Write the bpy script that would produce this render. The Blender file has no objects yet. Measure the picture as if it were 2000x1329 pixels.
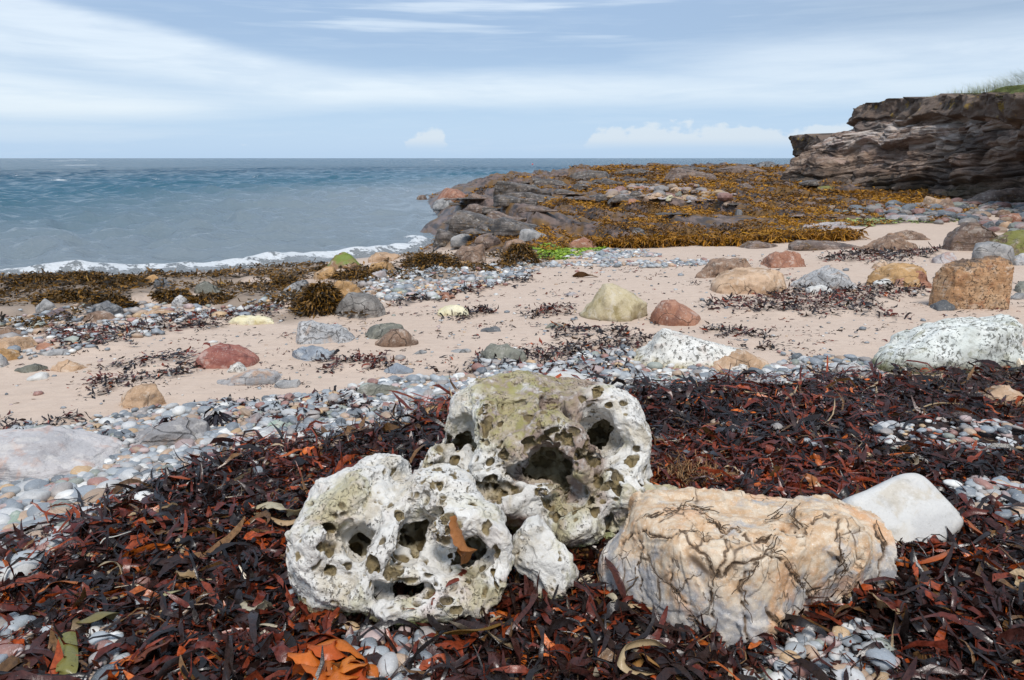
import bpy, math, random, time
import numpy as np
T0 = time.time()
R = math.radians
rng = np.random.default_rng(7)
random.seed(7)
sc = bpy.context.scene
COL = sc.collection

# ---------------------------------------------------------------- camera
CAM_Z = 2.75; PITCH = R(13.83); FOC = 1444.0      # focal length in photograph pixels (26 mm lens, 2000 px wide)
cam = bpy.data.cameras.new('camera'); cam.lens = 26.0; cam.sensor_width = 36.0
cam.clip_start = 0.05; cam.clip_end = 20000
camo = bpy.data.objects.new('camera', cam); COL.objects.link(camo)
camo.location = (0, 0, CAM_Z); camo.rotation_euler = (R(90) - PITCH, 0, 0)
sc.camera = camo

# ---------------------------------------------------------------- node helpers
class NT:
    """small expression layer over a node tree"""
    def __init__(s, tree): s.t = tree
    def n(s, typ, **kw):
        nd = s.t.nodes.new(typ)
        for k, v in kw.items(): setattr(nd, k, v)
        return nd
    def link(s, a, b): s.t.links.new(a, b)
    def put(s, sock, v):
        if isinstance(v, bpy.types.NodeSocket): s.link(v, sock)
        elif isinstance(v, E): s.link(v.s, sock)
        elif isinstance(v, (tuple, list)):
            sock.default_value = tuple(v) + (1.0,) if (len(v) == 3 and sock.type == 'RGBA') else tuple(v)
        else: sock.default_value = v
    def math(s, op, a, b=0.0, c=None, clamp=False):
        nd = s.n('ShaderNodeMath', operation=op, use_clamp=clamp)
        s.put(nd.inputs[0], a); s.put(nd.inputs[1], b)
        if c is not None: s.put(nd.inputs[2], c)
        return E(s, nd.outputs[0])
    def mix(s, f, a, b, mode='MIX'):
        nd = s.n('ShaderNodeMix', data_type='RGBA', blend_type=mode)
        s.put(nd.inputs[0], f); s.put(nd.inputs[6], a); s.put(nd.inputs[7], b)
        return nd.outputs[2]
    def sstep(s, x, a, b, to0=0.0, to1=1.0):
        nd = s.n('ShaderNodeMapRange', interpolation_type='SMOOTHSTEP')
        s.put(nd.inputs[0], x); s.put(nd.inputs[1], a); s.put(nd.inputs[2], b)
        s.put(nd.inputs[3], to0); s.put(nd.inputs[4], to1)
        return E(s, nd.outputs[0])
    def lin(s, x, a, b, to0=0.0, to1=1.0):
        nd = s.n('ShaderNodeMapRange'); nd.clamp = True
        s.put(nd.inputs[0], x); s.put(nd.inputs[1], a); s.put(nd.inputs[2], b)
        s.put(nd.inputs[3], to0); s.put(nd.inputs[4], to1)
        return E(s, nd.outputs[0])
    def noise(s, vec=None, scale=5.0, detail=4.0, rough=0.55, dist=0.0):
        nd = s.n('ShaderNodeTexNoise')
        if vec is not None: s.put(nd.inputs['Vector'], vec)
        nd.inputs['Scale'].default_value = scale; nd.inputs['Detail'].default_value = detail
        nd.inputs['Roughness'].default_value = rough; nd.inputs['Distortion'].default_value = dist
        return E(s, nd.outputs['Fac'])
    def vor(s, vec, scale, feature='F1', out='Distance', rand=1.0):
        nd = s.n('ShaderNodeTexVoronoi', feature=feature)
        if vec is not None: s.put(nd.inputs['Vector'], vec)
        nd.inputs['Scale'].default_value = scale; nd.inputs['Randomness'].default_value = rand
        return E(s, nd.outputs[out])
    def comb(s, x, y, z):
        nd = s.n('ShaderNodeCombineXYZ'); s.put(nd.inputs[0], x); s.put(nd.inputs[1], y); s.put(nd.inputs[2], z)
        return nd.outputs[0]
    def sep(s, v):
        nd = s.n('ShaderNodeSeparateXYZ'); s.put(nd.inputs[0], v); return [E(s, o) for o in nd.outputs]
    def vmul(s, v, m):
        nd = s.n('ShaderNodeVectorMath', operation='MULTIPLY'); s.put(nd.inputs[0], v); nd.inputs[1].default_value = m
        return nd.outputs[0]
    def vadd(s, v, w):
        nd = s.n('ShaderNodeVectorMath', operation='ADD'); s.put(nd.inputs[0], v); s.put(nd.inputs[1], w)
        return nd.outputs[0]
    def attr(s, name, out='Fac'):
        nd = s.n('ShaderNodeAttribute', attribute_name=name); return E(s, nd.outputs[out])
    def ramp(s, f, stops, interp='LINEAR'):
        nd = s.n('ShaderNodeValToRGB'); s.put(nd.inputs[0], f); cr = nd.color_ramp; cr.interpolation = interp
        while len(cr.elements) < len(stops): cr.elements.new(0.5)
        for e, (p, c) in zip(cr.elements, stops): e.position = p; e.color = tuple(c) + (1.0,)
        return nd.outputs[0]
    def bump(s, h, strength=0.5, dist=0.02, normal=None):
        nd = s.n('ShaderNodeBump'); s.put(nd.inputs['Height'], h)
        nd.inputs['Strength'].default_value = strength; nd.inputs['Distance'].default_value = dist
        if normal is not None: s.put(nd.inputs['Normal'], normal)
        return nd.outputs[0]
class E:
    def __init__(s, nt, sock): s.nt = nt; s.s = sock
    def __add__(s, o): return s.nt.math('ADD', s, o)
    __radd__ = __add__
    def __sub__(s, o): return s.nt.math('SUBTRACT', s, o)
    def __rsub__(s, o): return s.nt.math('SUBTRACT', o, s)
    def __mul__(s, o): return s.nt.math('MULTIPLY', s, o)
    __rmul__ = __mul__
    def __truediv__(s, o): return s.nt.math('DIVIDE', s, o)
    def clamp(s): return s.nt.math('ADD', s, 0.0, clamp=True)

# ---------------------------------------------------------------- sky (world)
SUN_EL, SUN_AZ = 58.0, 172.0        # azimuth clockwise from +Y (the view direction)
world = bpy.data.worlds.new('World'); sc.world = world; world.use_nodes = True
wt = world.node_tree; wt.nodes.clear(); w = NT(wt)
out = w.n('ShaderNodeOutputWorld'); bg = w.n('ShaderNodeBackground')
sky = w.n('ShaderNodeTexSky', sky_type='NISHITA'); sky.sun_disc = False
sky.sun_elevation = R(SUN_EL); sky.sun_rotation = R(SUN_AZ)
tc = w.n('ShaderNodeTexCoord'); dx, dy, dz = w.sep(tc.outputs['Generated'])
az = w.math('MULTIPLY', w.math('ARCTAN2', dx, dy), 57.2958)
el = w.math('MULTIPLY', w.math('ARCSINE', dz), 57.2958)
pxv = az                                                     # degrees right of the view axis
n1 = w.noise(w.comb(az * 0.035, el * 0.22, 3.0), 1.0, 5, .5)
n2 = w.noise(w.comb(az * 0.09, el * 0.6, 8.0), 1.0, 5, .55, .4)
n3 = w.noise(w.comb(az * 0.06, el * 1.1, 1.0), 1.0, 4, .5)
elw = el + (n1 - .5) * 1.2 + (n2 - .5) * .5
azc = w.math('MINIMUM', w.math('MAXIMUM', az, -60.0), 60.0)
eu = w.math('SUBTRACT', 5.75, azc * 0.02) + w.sstep(azc, -8.0, -36.0) * 3.6     # top edge of the pale cloud bank
eb = 3.7 + w.sstep(azc, -8.0, -32.0, 0.0, -1.3)
upper = w.sstep(elw - eu, -0.7, w.math('MULTIPLY', .4, 1.0 + w.sstep(azc, -25.0, 10.0) * 2.5), 1.0, 0.0)
lower = w.sstep(elw - eb, -0.8, 0.9)
wedge = upper * lower * w.sstep(azc, -6.0, 12.0, 1.0, .8)
gap = w.sstep(w.math('ABSOLUTE', w.math('SUBTRACT', w.math('SUBTRACT', elw, 4.6), (azc + 24.0) * -0.11)), 0.0, 1.5, 1.0, 0.0) \
      * w.sstep(azc, -38.0, -27.0) * w.sstep(azc, -22.0, -12.0, 1.0, 0.0)
wisp = w.sstep(n2, .56, .72) * w.sstep(azc, -27.0, -36.0) * w.sstep(elw, 4.5, 6.0)
rb = w.sstep(w.math('ABSOLUTE', w.math('SUBTRACT', elw, 5.6 + azc * 0.02)), 0.4, 3.0, 1.0, 0.0) * w.sstep(azc, 4.0, 20.0) * .8
hi = w.sstep(n3, .46, .66) * w.sstep(el, 7.0, 9.5) * w.sstep(w.math('ABSOLUTE', azc + 2.0), 10.0, 22.0, .8, .12)
low = w.sstep(w.math('ABSOLUTE', elw - 1.6), .1, 1.0, .35, 0.0) * w.sstep(azc, -34.0, -14.0, 1.0, 0.0)
bright = w.math('MAXIMUM', w.math('MAXIMUM', wedge * (1.0 - gap * .55) * (1.0 - wisp * .55), rb), w.math('MAXIMUM', hi, low))
n4 = w.noise(w.comb(az * .16 + el * .35, el * 2.2 - az * .05, 5.0), 1.0, 7, .62, .8)
bright = (bright * (1.0 - w.sstep(n2, .40, .64) * .38) + (n2 - .5) * .42 + (n4 - .5) * .34 + w.sstep(el, 11.0, 40.0) * .3).clamp()
K = 4.5                                                       # cloud radiance against the sky strength of 0.1
dull = w.mix(w.sstep(el, 0.0, 9.0), (.50 * K, .70 * K, .96 * K), (.38 * K, .53 * K, .76 * K))
dull = w.mix(w.sstep(azc, 6.0, 32.0) * w.sstep(el, 5.0, 10.0) * .6, dull, (.40 * K, .50 * K, .64 * K))
cl = w.mix(bright, dull, (.82 * K, .92 * K, 1.03 * K))
# heap clouds low over the sea
pf = w.noise(w.comb(az * .55, el * .9, 0.0), 1.0, 6, .55)
env = w.sstep(w.math('ABSOLUTE', az - 12.0), 4.0, 11.0, 1.0, 0.0) * w.sstep(az, 4.5, 6.5) * 1.35 + \
      w.sstep(w.math('ABSOLUTE', az + 6.3), .6, 2.2, 1.0, 0.0) * 1.3 + w.sstep(w.math('ABSOLUTE', az - 23.0), 1.0, 4.0, 1.0, 0.0) * 1.3
cum = w.sstep(w.math('SUBTRACT', (env * 1.3 + (pf - .5) * 3.4), w.math('ABSOLUTE', el - .9)), .25, .75) * w.sstep(el, .5, 1.5)
cl = w.mix(cum * .62, cl, (.80 * K, .87 * K, .95 * K))
full = w.mix(0.88, sky.outputs[0], cl)
w.put(bg.inputs[0], full); bg.inputs[1].default_value = 0.10
w.link(bg.outputs[0], out.inputs[0])

# ---------------------------------------------------------------- sun behind thin cloud
sun = bpy.data.lights.new('sun', 'SUN'); sun.energy = 1.5; sun.angle = R(16); sun.color = (1.0, .955, .90)
suno = bpy.data.objects.new('sun', sun); COL.objects.link(suno)
a_, e_ = R(SUN_AZ), R(SUN_EL)
sd = (math.sin(a_) * math.cos(e_), math.cos(a_) * math.cos(e_), math.sin(e_))
from mathutils import Vector
suno.rotation_euler = Vector(sd).to_track_quat('Z', 'Y').to_euler()
sc.view_settings.view_transform = 'Standard'; sc.view_settings.look = 'None'
sc.view_settings.gamma = 1.0; sc.view_settings.use_curve_mapping = False
sc.view_settings.exposure = 1.05
sc.render.engine = 'CYCLES'
sc.cycles.max_bounces = 6; sc.cycles.diffuse_bounces = 3; sc.cycles.glossy_bounces = 2
sc.cycles.transmission_bounces = 2; sc.cycles.use_denoising = True
sc.cycles.caustics_reflective = False; sc.cycles.caustics_refractive = False

# ---------------------------------------------------------------- numpy noise
_g = np.random.default_rng(11)
_P = np.concatenate([_g.permutation(256)] * 3).astype(np.int32)
_G = _g.normal(size=(256, 3)).astype(np.float32); _G /= np.linalg.norm(_G, axis=1, keepdims=True)
def perlin(x, y, z):
    x = np.asarray(x, np.float32); y = np.asarray(y, np.float32); z = np.asarray(z, np.float32)
    x, y, z = np.broadcast_arrays(x, y, z)
    xi = np.floor(x); yi = np.floor(y); zi = np.floor(z)
    xf = x - xi; yf = y - yi; zf = z - zi
    X = xi.astype(np.int32) & 255; Y = yi.astype(np.int32) & 255; Z = zi.astype(np.int32) & 255
    u = xf * xf * xf * (xf * (xf * 6 - 15) + 10); v = yf * yf * yf * (yf * (yf * 6 - 15) + 10); t = zf * zf * zf * (zf * (zf * 6 - 15) + 10)
    res = 0
    for i in (0, 1):
        wi = u if i else 1 - u
        for j in (0, 1):
            wj = wi * (v if j else 1 - v)
            hij = _P[_P[(X + i) & 255] + ((Y + j) & 255)]
            for k in (0, 1):
                g = _G[_P[hij + ((Z + k) & 255)]]
                d = g[..., 0] * (xf - i) + g[..., 1] * (yf - j) + g[..., 2] * (zf - k)
                res = res + wj * (t if k else 1 - t) * d
    return res * 1.5
def fbm(x, y, z, octv=4, gain=.5, lac=2.03):
    s = 0; a = 1.0; tot = 0
    for o in range(octv):
        s = s + a * perlin(x + 17.3 * o, y - 9.1 * o, z + 4.7 * o); tot += a
        x = x * lac; y = y * lac; z = z * lac; a *= gain
    return s / tot
def ridged(x, y, z, octv=4):
    s = 0; a = 1.0; tot = 0
    for o in range(octv):
        s = s + a * (1 - np.abs(perlin(x + 7.3 * o, y, z)) * 2); tot += a
        x = x * 2.1; y = y * 2.1; z = z * 2.1; a *= .5
    return s / tot
def vor_edge(p, scale, seed=0):
    """3D Voronoi: distance to the nearest cell wall (F2-F1) and cell id value"""
    q = p * scale; c = np.floor(q).astype(np.int32)
    f1 = np.full(len(p), 9.0, np.float32); f2 = f1.copy(); idv = np.zeros(len(p), np.float32)
    for i in (-1, 0, 1):
        for j in (-1, 0, 1):
            for k in (-1, 0, 1):
                cc = c + np.array([i, j, k], np.int32)
                h = _P[_P[_P[(cc[:, 0] + seed) & 255] + (cc[:, 1] & 255)] + (cc[:, 2] & 255)]
                pt = cc + (_G[h] * .5 + .5)
                d = np.sqrt(((q - pt) ** 2).sum(1))
                m = d < f1
                f2 = np.where(m, f1, np.minimum(f2, d)); idv = np.where(m, h / 255.0, idv); f1 = np.where(m, d, f1)
    return f2 - f1, idv
def ss(x, a, b):
    t = np.clip((x - a) / (b - a), 0, 1); return t * t * (3 - 2 * t)

# ---------------------------------------------------------------- mesh helpers
def tag(o, label=None, cat=None, group=None, kind=None):
    if label: o['label'] = label
    if cat: o['category'] = cat
    if group: o['group'] = group
    if kind: o['kind'] = kind
    return o
def mesh(name, V, F, mat=None, smooth=True, col=None, attrs=None, parent=None):
    """V (n,3); F (m,3) or (m,4) ints; col (n,3) own colours; attrs {name:(n,)}"""
    V = np.ascontiguousarray(V, np.float32); F = np.ascontiguousarray(F, np.int32)
    me = bpy.data.meshes.new(name); k = F.shape[1]
    me.vertices.add(len(V)); me.vertices.foreach_set('co', V.ravel())
    me.loops.add(F.size); me.loops.foreach_set('vertex_index', F.ravel())
    me.polygons.add(len(F)); me.polygons.foreach_set('loop_start', np.arange(0, F.size, k, dtype=np.int32))
    me.polygons.foreach_set('loop_total', np.full(len(F), k, np.int32))
    me.polygons.foreach_set('use_smooth', np.full(len(F), smooth, bool))
    me.update(calc_edges=True)
    if col is not None:
        a = me.color_attributes.new('Col', 'FLOAT_COLOR', 'POINT')
        c4 = np.ones((len(V), 4), np.float32); c4[:, :3] = col; a.data.foreach_set('color', c4.ravel())
    for n_, v_ in (attrs or {}).items():
        a = me.attributes.new(n_, 'FLOAT', 'POINT'); a.data.foreach_set('value', np.ascontiguousarray(v_, np.float32))
    if mat: me.materials.append(mat)
    o = bpy.data.objects.new(name, me); COL.objects.link(o)
    if parent: o.parent = parent
    return o
def normals(V, F):
    if F.shape[1] == 4: n = np.cross(V[F[:, 2]] - V[F[:, 0]], V[F[:, 3]] - V[F[:, 1]])
    else: n = np.cross(V[F[:, 1]] - V[F[:, 0]], V[F[:, 2]] - V[F[:, 0]])
    N = np.zeros_like(V)
    for k in range(F.shape[1]):
        for c in range(3): N[:, c] += np.bincount(F[:, k], n[:, c], len(V))
    return N / (np.linalg.norm(N, axis=1, keepdims=True) + 1e-12)
def grid_faces(nr, nc, wrap=False):
    i = np.arange(nr - 1)[:, None]; j = np.arange(nc if wrap else nc - 1)[None]
    j2 = (j + 1) % nc
    return np.stack([i * nc + j, i * nc + j2, (i + 1) * nc + j2, (i + 1) * nc + j], -1).reshape(-1, 4)
def surfnet(Fv, org, h):
    """surface nets: skin the zero level of the field Fv (negative inside)"""
    nx, ny, nz = Fv.shape
    S = Fv < 0
    cnt = np.zeros((nx - 1, ny - 1, nz - 1), np.int8)
    for a in (0, 1):
        for b in (0, 1):
            for c in (0, 1): cnt += S[a:nx - 1 + a, b:ny - 1 + b, c:nz - 1 + c]
    I = np.argwhere((cnt > 0) & (cnt < 8)); idx = np.full(cnt.shape, -1, np.int32); idx[tuple(I.T)] = np.arange(len(I))
    P = np.zeros((len(I), 3), np.float32); n = np.zeros(len(I), np.float32)
    cor = [(a, b, c) for a in (0, 1) for b in (0, 1) for c in (0, 1)]
    val = {c: Fv[I[:, 0] + c[0], I[:, 1] + c[1], I[:, 2] + c[2]] for c in cor}
    for a in cor:
        for ax in range(3):
            if a[ax]: continue
            b = tuple(1 if q == ax else a[q] for q in range(3))
            va, vb = val[a], val[b]; m = (va < 0) != (vb < 0)
            t = np.where(m, va / np.where(m, va - vb, 1), 0)
            for q in range(3): P[:, q] += np.where(m, (a[q] + (t if q == ax else 0)), 0)
            n += m
    V = org + h * (I + P / n[:, None])
    quads = []
    for ax in range(3):
        sl0 = [slice(1, -1)] * 3; sl1 = [slice(1, -1)] * 3
        sl0[ax] = slice(0, -1); sl1[ax] = slice(1, None)
        A, B = S[tuple(sl0)], S[tuple(sl1)]
        e = np.argwhere(A != B)
        if not len(e): continue
        inside = A[tuple(e.T)]
        base = e.copy()
        for q in range(3):
            if q != ax: base[:, q] += 1
        u, v = (ax + 1) % 3, (ax + 2) % 3
        def cell(du, dv):
            c = base.copy(); c[:, u] -= du; c[:, v] -= dv; return idx[tuple(c.T)]
        q = np.stack([cell(1, 1), cell(0, 1), cell(0, 0), cell(1, 0)], 1)
        q[~inside] = q[~inside][:, ::-1]
        quads.append(q)
    Q = np.concatenate(quads)
    return V.astype(np.float32), Q
def tri_sample(Fv, org, h, P):
    q = (P - org) / h; i = np.clip(np.floor(q).astype(int), 0, np.array(Fv.shape) - 2); f = q - i
    r = 0
    for a in (0, 1):
        for b in (0, 1):
            for c in (0, 1):
                r = r + (f[:, 0] if a else 1 - f[:, 0]) * (f[:, 1] if b else 1 - f[:, 1]) * (f[:, 2] if c else 1 - f[:, 2]) * Fv[i[:, 0] + a, i[:, 1] + b, i[:, 2] + c]
    return r

# ---------------------------------------------------------------- photograph pixel -> direction
def raydir(px, py):
    xc = (np.asarray(px, float) - 1000) / FOC; yc = (664.5 - np.asarray(py, float)) / FOC
    cp, sp = math.cos(PITCH), math.sin(PITCH)
    return np.stack(np.broadcast_arrays(xc, cp + yc * sp, -sp + yc * cp), -1)
def on_y(px, py, Y):
    d = raydir(px, py); t = Y / d[..., 1]; return np.stack([d[..., 0] * t, d[..., 1] * t, CAM_Z + d[..., 2] * t], -1)
def pxpm(Y, z):   # photograph pixels per metre at a point
    return FOC / (Y * math.cos(PITCH) + (CAM_Z - z) * math.sin(PITCH))

# ---------------------------------------------------------------- polygons in plan
def poly_sd(x, y, poly):
    """signed distance to a closed polygon, positive inside"""
    p = np.asarray(poly, float); q = np.roll(p, -1, 0)
    d2 = np.full(x.shape, 1e12); ins = np.zeros(x.shape, bool)
    for (ax, ay), (bx, by) in zip(p, q):
        ex, ey = bx - ax, by - ay; L = ex * ex + ey * ey + 1e-12
        t = np.clip(((x - ax) * ex + (y - ay) * ey) / L, 0, 1)
        d2 = np.minimum(d2, (x - ax - t * ex) ** 2 + (y - ay - t * ey) ** 2)
        c = ((ay > y) != (by > y)) & (x < (bx - ax) * (y - ay) / (by - ay + 1e-12) + ax)
        ins ^= c
    d = np.sqrt(d2); return np.where(ins, d, -d)
# ================================================================ the lie of the land
def z_hit(px, py, z):
    d = raydir(px, py); t = (z - CAM_Z) / d[..., 2]; return d[..., 0] * t, d[..., 1] * t
_c = [z_hit(a, b, 0) for a, b in ((-150, 560), (0, 549), (250, 538), (480, 531), (640, 512), (760, 500), (885, 489), (900, 470), (835, 452))]
COAST = [(-200, -150), (-45, 6)] + [(float(a), float(b)) for a, b in _c] + \
        [(-2.6, 31.5), (-5.0, 47.0), (-5.8, 54.7), (-2.5, 64), (3, 72), (6, 88), (16, 105), (60, 118), (110, 60), (400, 60), (400, -150)]
_r = [z_hit(a, b, .75) for a, b in ((1000, 500), (1060, 497), (1130, 490), (1260, 489), (1440, 493), (1560, 492), (1690, 487), (1640, 472), (1560, 462), (1700, 462), (1850, 455), (1900, 430), (2000, 412))]
REEF = [(-2.4, 22.0)] + [(float(a), float(b)) for a, b in _r] + [(40, 24), (60, 118), (16, 108), (5, 92), (1.5, 75), (-4, 66), (-8, 56), (-7, 46), (-4.5, 31), (-4.2, 25)]
CLIFF = [(21, 8), (18.6, 16), (17.3, 25), (17.6, 34), (17.2, 43), (21.5, 49), (24, 56), (24.5, 64), (29, 70), (60, 75), (60, 8)]
def H0(x, y):
    x = np.asarray(x, np.float64); y = np.asarray(y, np.float64)
    d = poly_sd(x, y, COAST)
    z = np.where(d > 0, 1.22 * (1 - np.exp(-np.maximum(d, 0) / 7)), np.maximum(.14 * d, -4))
    z = z + fbm(x * .35, y * .35, 0 * x, 3) * .05 * ss(d, 0, 5) + fbm(x * 1.6, y * 1.6, 0 * x + 5, 3) * .014
    r = poly_sd(x, y, REEF) + fbm(x * .9, y * .9, 0 * x + 9, 3) * .9
    m = ss(r, -.15, .45)
    c = .95 * x + .30 * y + fbm(x * .16, y * .16, 0 * x + 2, 3) * 3.0
    f = c / 2.4; fr = f - np.floor(f); cell = np.floor(f)
    amp = .5 + .5 * perlin(cell * .77 + 3.1, y * .16, 0 * x)
    step = ss(fr, 0, .08) * (1 - fr)
    f2 = c / .62 + 3; fr2 = f2 - np.floor(f2)
    step2 = ss(fr2, 0, .12) * (1 - fr2) * (.5 + .5 * perlin(np.floor(f2) * 1.7, y * .5, 0 * x))
    zr = .62 + .0125 * np.clip(y - 16, -5, 70) + .85 * step * amp * ss(r, 0, 3) + .22 * step2 + fbm(x * .45, y * .45, 0 * x + 1, 4) * .22 + .03 * fbm(x * 3, y * 3, 0 * x, 3)
    zr = zr * (.33 + .67 * ss(x, -7.0, 0.0) + .5 * ss(34 - y, 0, 8) * (1 - ss(x, -7.0, 0.0)))
    zr = zr * np.clip((d + .3) / 1.8, 0, 1) ** .5 - .35 * (1 - np.clip((d + 1.5) / 1.5, 0, 1))
    z = z * (1 - m) + m * np.maximum(z, np.where(d > -1.5, zr, z))
    k = poly_sd(x, y, CLIFF)
    z = z + np.clip(k - 2.2, 0, 1.6) * 2.1
    z = z + ss(d, 60, 200) * 4
    return z
dense = np.linspace(-46, 46, 520); side = np.linspace(46, 314, 90)[1:-1]
ang = np.radians(np.concatenate([dense, side]))
rr = np.concatenate([np.array([0.25, .6]), .9 * (160 / .9) ** (np.linspace(0, 1, 470)), np.array([200, 300, 600, 1500, 4000, 9000])])
GR, GA = np.meshgrid(rr, ang, indexing='ij')
gx = (GR * np.sin(GA)).ravel(); gy = (GR * np.cos(GA)).ravel()
GZ = H0(gx, gy).reshape(GR.shape)
LR = np.log(rr)
def Hq(x, y):
    """height read back from the ground sheet"""
    x = np.asarray(x, float); y = np.asarray(y, float)
    r = np.clip(np.log(np.hypot(x, y) + 1e-9), LR[0], LR[-1] - 1e-6); a = np.clip(np.arctan2(x, y), ang[0], R(45.99))
    i = np.clip(np.searchsorted(LR, r) - 1, 0, len(LR) - 2); fi = (r - LR[i]) / (LR[i + 1] - LR[i])
    u = (a - ang[0]) / (ang[1] - ang[0]); j = np.clip(np.floor(u).astype(int), 0, 518); fj = u - j
    return (GZ[i, j] * (1 - fj) + GZ[i, j + 1] * fj) * (1 - fi) + (GZ[i + 1, j] * (1 - fj) + GZ[i + 1, j + 1] * fj) * fi
_ys = np.concatenate([np.arange(1.2, 12, .06), 12 * 1.01 ** np.arange(0, 250)])
def at(px, py, hf=None, zoff=0.0):
    """the point of the ground seen at a photograph pixel (ray marching, vectorised)"""
    hf = hf or H0
    px = np.atleast_1d(np.asarray(px, float)); py = np.atleast_1d(np.asarray(py, float))
    D = raydir(px, py); D = D / D[:, 1:2]
    z = CAM_Z + D[:, 2:3] * _ys; g = np.maximum(Hq(D[:, 0:1] * _ys, np.broadcast_to(_ys, z.shape)), 0) + zoff
    hit = z <= g; k = np.where(hit.any(1), hit.argmax(1), len(_ys) - 1); k = np.maximum(k, 1)
    r_ = np.arange(len(D)); d1 = (z - g)[r_, k - 1]; d2 = (z - g)[r_, k]; f_ = np.clip(d1 / (d1 - d2 + 1e-9), 0, 1)
    hi = _ys[k - 1] + (_ys[k] - _ys[k - 1]) * f_
    return np.stack([D[:, 0] * hi, hi, CAM_Z + D[:, 2] * hi], -1)
def plan(pts):
    a = np.array(pts, float); w_ = at(a[:, 0], a[:, 1]); return [tuple(q) for q in w_[:, :2]]

# zones of drift weed and shingle, outlined on the photograph and carried to the ground
BANK = plan([(-600, 1329), (-300, 1240), (0, 1130), (60, 1050), (200, 1005), (330, 940), (450, 890), (560, 868), (690, 858), (800, 825), (900, 800),
             (1000, 780), (1180, 765), (1300, 762), (1500, 748), (1700, 738), (1850, 742), (2000, 728), (2300, 720), (2700, 900), (2600, 1329), (2400, 1500), (-400, 1500)])
SHINGLE = plan([(-500, 1020), (0, 862), (100, 845), (230, 822), (420, 785), (600, 775), (740, 752), (900, 735), (960, 718), (1060, 722), (1150, 700), (1240, 690), (1290, 705),
                (1330, 722), (1480, 712), (1560, 700), (1690, 698), (1720, 738), (1600, 752), (1420, 760), (1180, 785), (900, 815), (690, 870), (450, 905), (250, 1000), (100, 1060), (60, 1150), (-100, 1200), (-500, 1300)])
DRIFT = [plan(p) for p in (
    [(930, 705), (1010, 690), (1130, 672), (1250, 655), (1290, 668), (1240, 700), (1220, 735), (1150, 760), (1060, 745), (960, 735), (900, 730)],
    [(0, 832), (70, 826), (150, 812), (140, 830), (60, 850), (200, 858), (300, 868), (250, 885), (0, 880)],
    [(420, 800), (500, 795), (640, 778), (700, 790), (660, 812), (560, 815), (480, 830), (400, 845)],
    [(560, 800), (700, 770), (740, 800), (640, 822), (560, 830)],
    [(255, 712), (310, 700), (385, 692), (385, 712), (320, 722), (260, 727)],
    [(160, 757), (220, 745), (300, 738), (345, 728), (300, 745), (210, 765)],
    [(1370, 600), (1440, 588), (1520, 575), (1570, 560), (1700, 560), (1790, 545), (1810, 560), (1800, 580), (1720, 590), (1700, 600), (1740, 622), (1650, 612), (1560, 622), (1500, 612), (1440, 615)],
    [(1385, 640), (1440, 645), (1480, 662), (1470, 680), (1420, 660)],
    [(1590, 508), (1680, 492), (1760, 494), (1830, 488), (1850, 500), (1740, 515), (1640, 512)],
    [(1060, 640), (1150, 645), (1290, 640), (1180, 662), (1100, 662)],
    [(60, 650), (260, 640), (380, 628), (420, 640), (250, 668), (240, 680), (130, 690)],
    [(300, 628), (430, 612), (560, 604), (560, 618), (430, 634), (330, 642)],
    [(760, 590), (880, 572), (1000, 545), (1040, 535), (1030, 548), (900, 582), (790, 600)],
    [(1030, 610), (1100, 602), (1110, 616), (1040, 622)],
    [(870, 618), (950, 608), (960, 615), (880, 625)],
    [(640, 708), (740, 702), (750, 715), (660, 722)],
)]
WRACK = [plan(p) for p in (
    [(0, 552), (90, 548), (200, 545), (260, 560), (430, 560), (520, 572), (600, 580), (560, 600), (400, 590), (300, 592), (230, 600), (160, 620), (60, 615), (0, 640), (-80, 640), (-80, 560)],
    [(240, 545), (400, 545), (560, 528), (650, 520), (640, 545), (560, 562), (420, 556), (300, 560)],
    [(590, 555), (680, 540), (900, 530), (980, 525), (975, 532), (880, 548), (760, 555), (680, 560), (620, 560)],
    [(780, 505), (900, 505), (900, 530), (780, 536)],
    [(980, 490), (1045, 480), (1050, 505), (1030, 520), (990, 520)],
    [(580, 600), (620, 575), (665, 600), (665, 616), (590, 618)],
)]
GAPS = [plan(p) for p in ([(660, 1329), (665, 1262), (690, 1225), (760, 1235), (830, 1240), (900, 1210), (990, 1195), (960, 1240), (860, 1265), (850, 1329), (830, 1420), (690, 1420)], [(1690, 868), (1740, 850), (1960, 855), (2040, 870), (2010, 910), (1850, 905), (1730, 895)],
        [(1860, 985), (1900, 965), (2030, 960), (2030, 1060), (1930, 1050), (1880, 1020)], [(-40, 1400), (-40, 1265), (40, 1250), (70, 1290), (60, 1400)], [(170, 1390), (200, 1270), (230, 1240), (250, 1290), (240, 1390)], [(1440, 1390), (1480, 1285), (1640, 1240), (1700, 1260), (1740, 1390)], [(1000, 1000), (1010, 975), (1060, 975), (1065, 1000)], [(985, 1035), (1010, 1020), (1020, 1140), (1000, 1160)])]
PEBL = [plan(p) for p in (
    [(0, 640), (60, 615), (200, 605), (300, 595), (420, 600), (560, 590), (580, 600), (480, 620), (340, 640), (300, 655), (240, 668), (170, 690), (90, 690), (0, 700)],
    [(700, 560), (760, 540), (950, 524), (1050, 530), (1030, 545), (900, 575), (800, 590), (730, 592)],
    [(1110, 505), (1130, 490), (1260, 490), (1290, 500), (1180, 510)],
)]
RIBBON = plan([(120, 700), (330, 655), (330, 640), (110, 650)])
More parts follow.
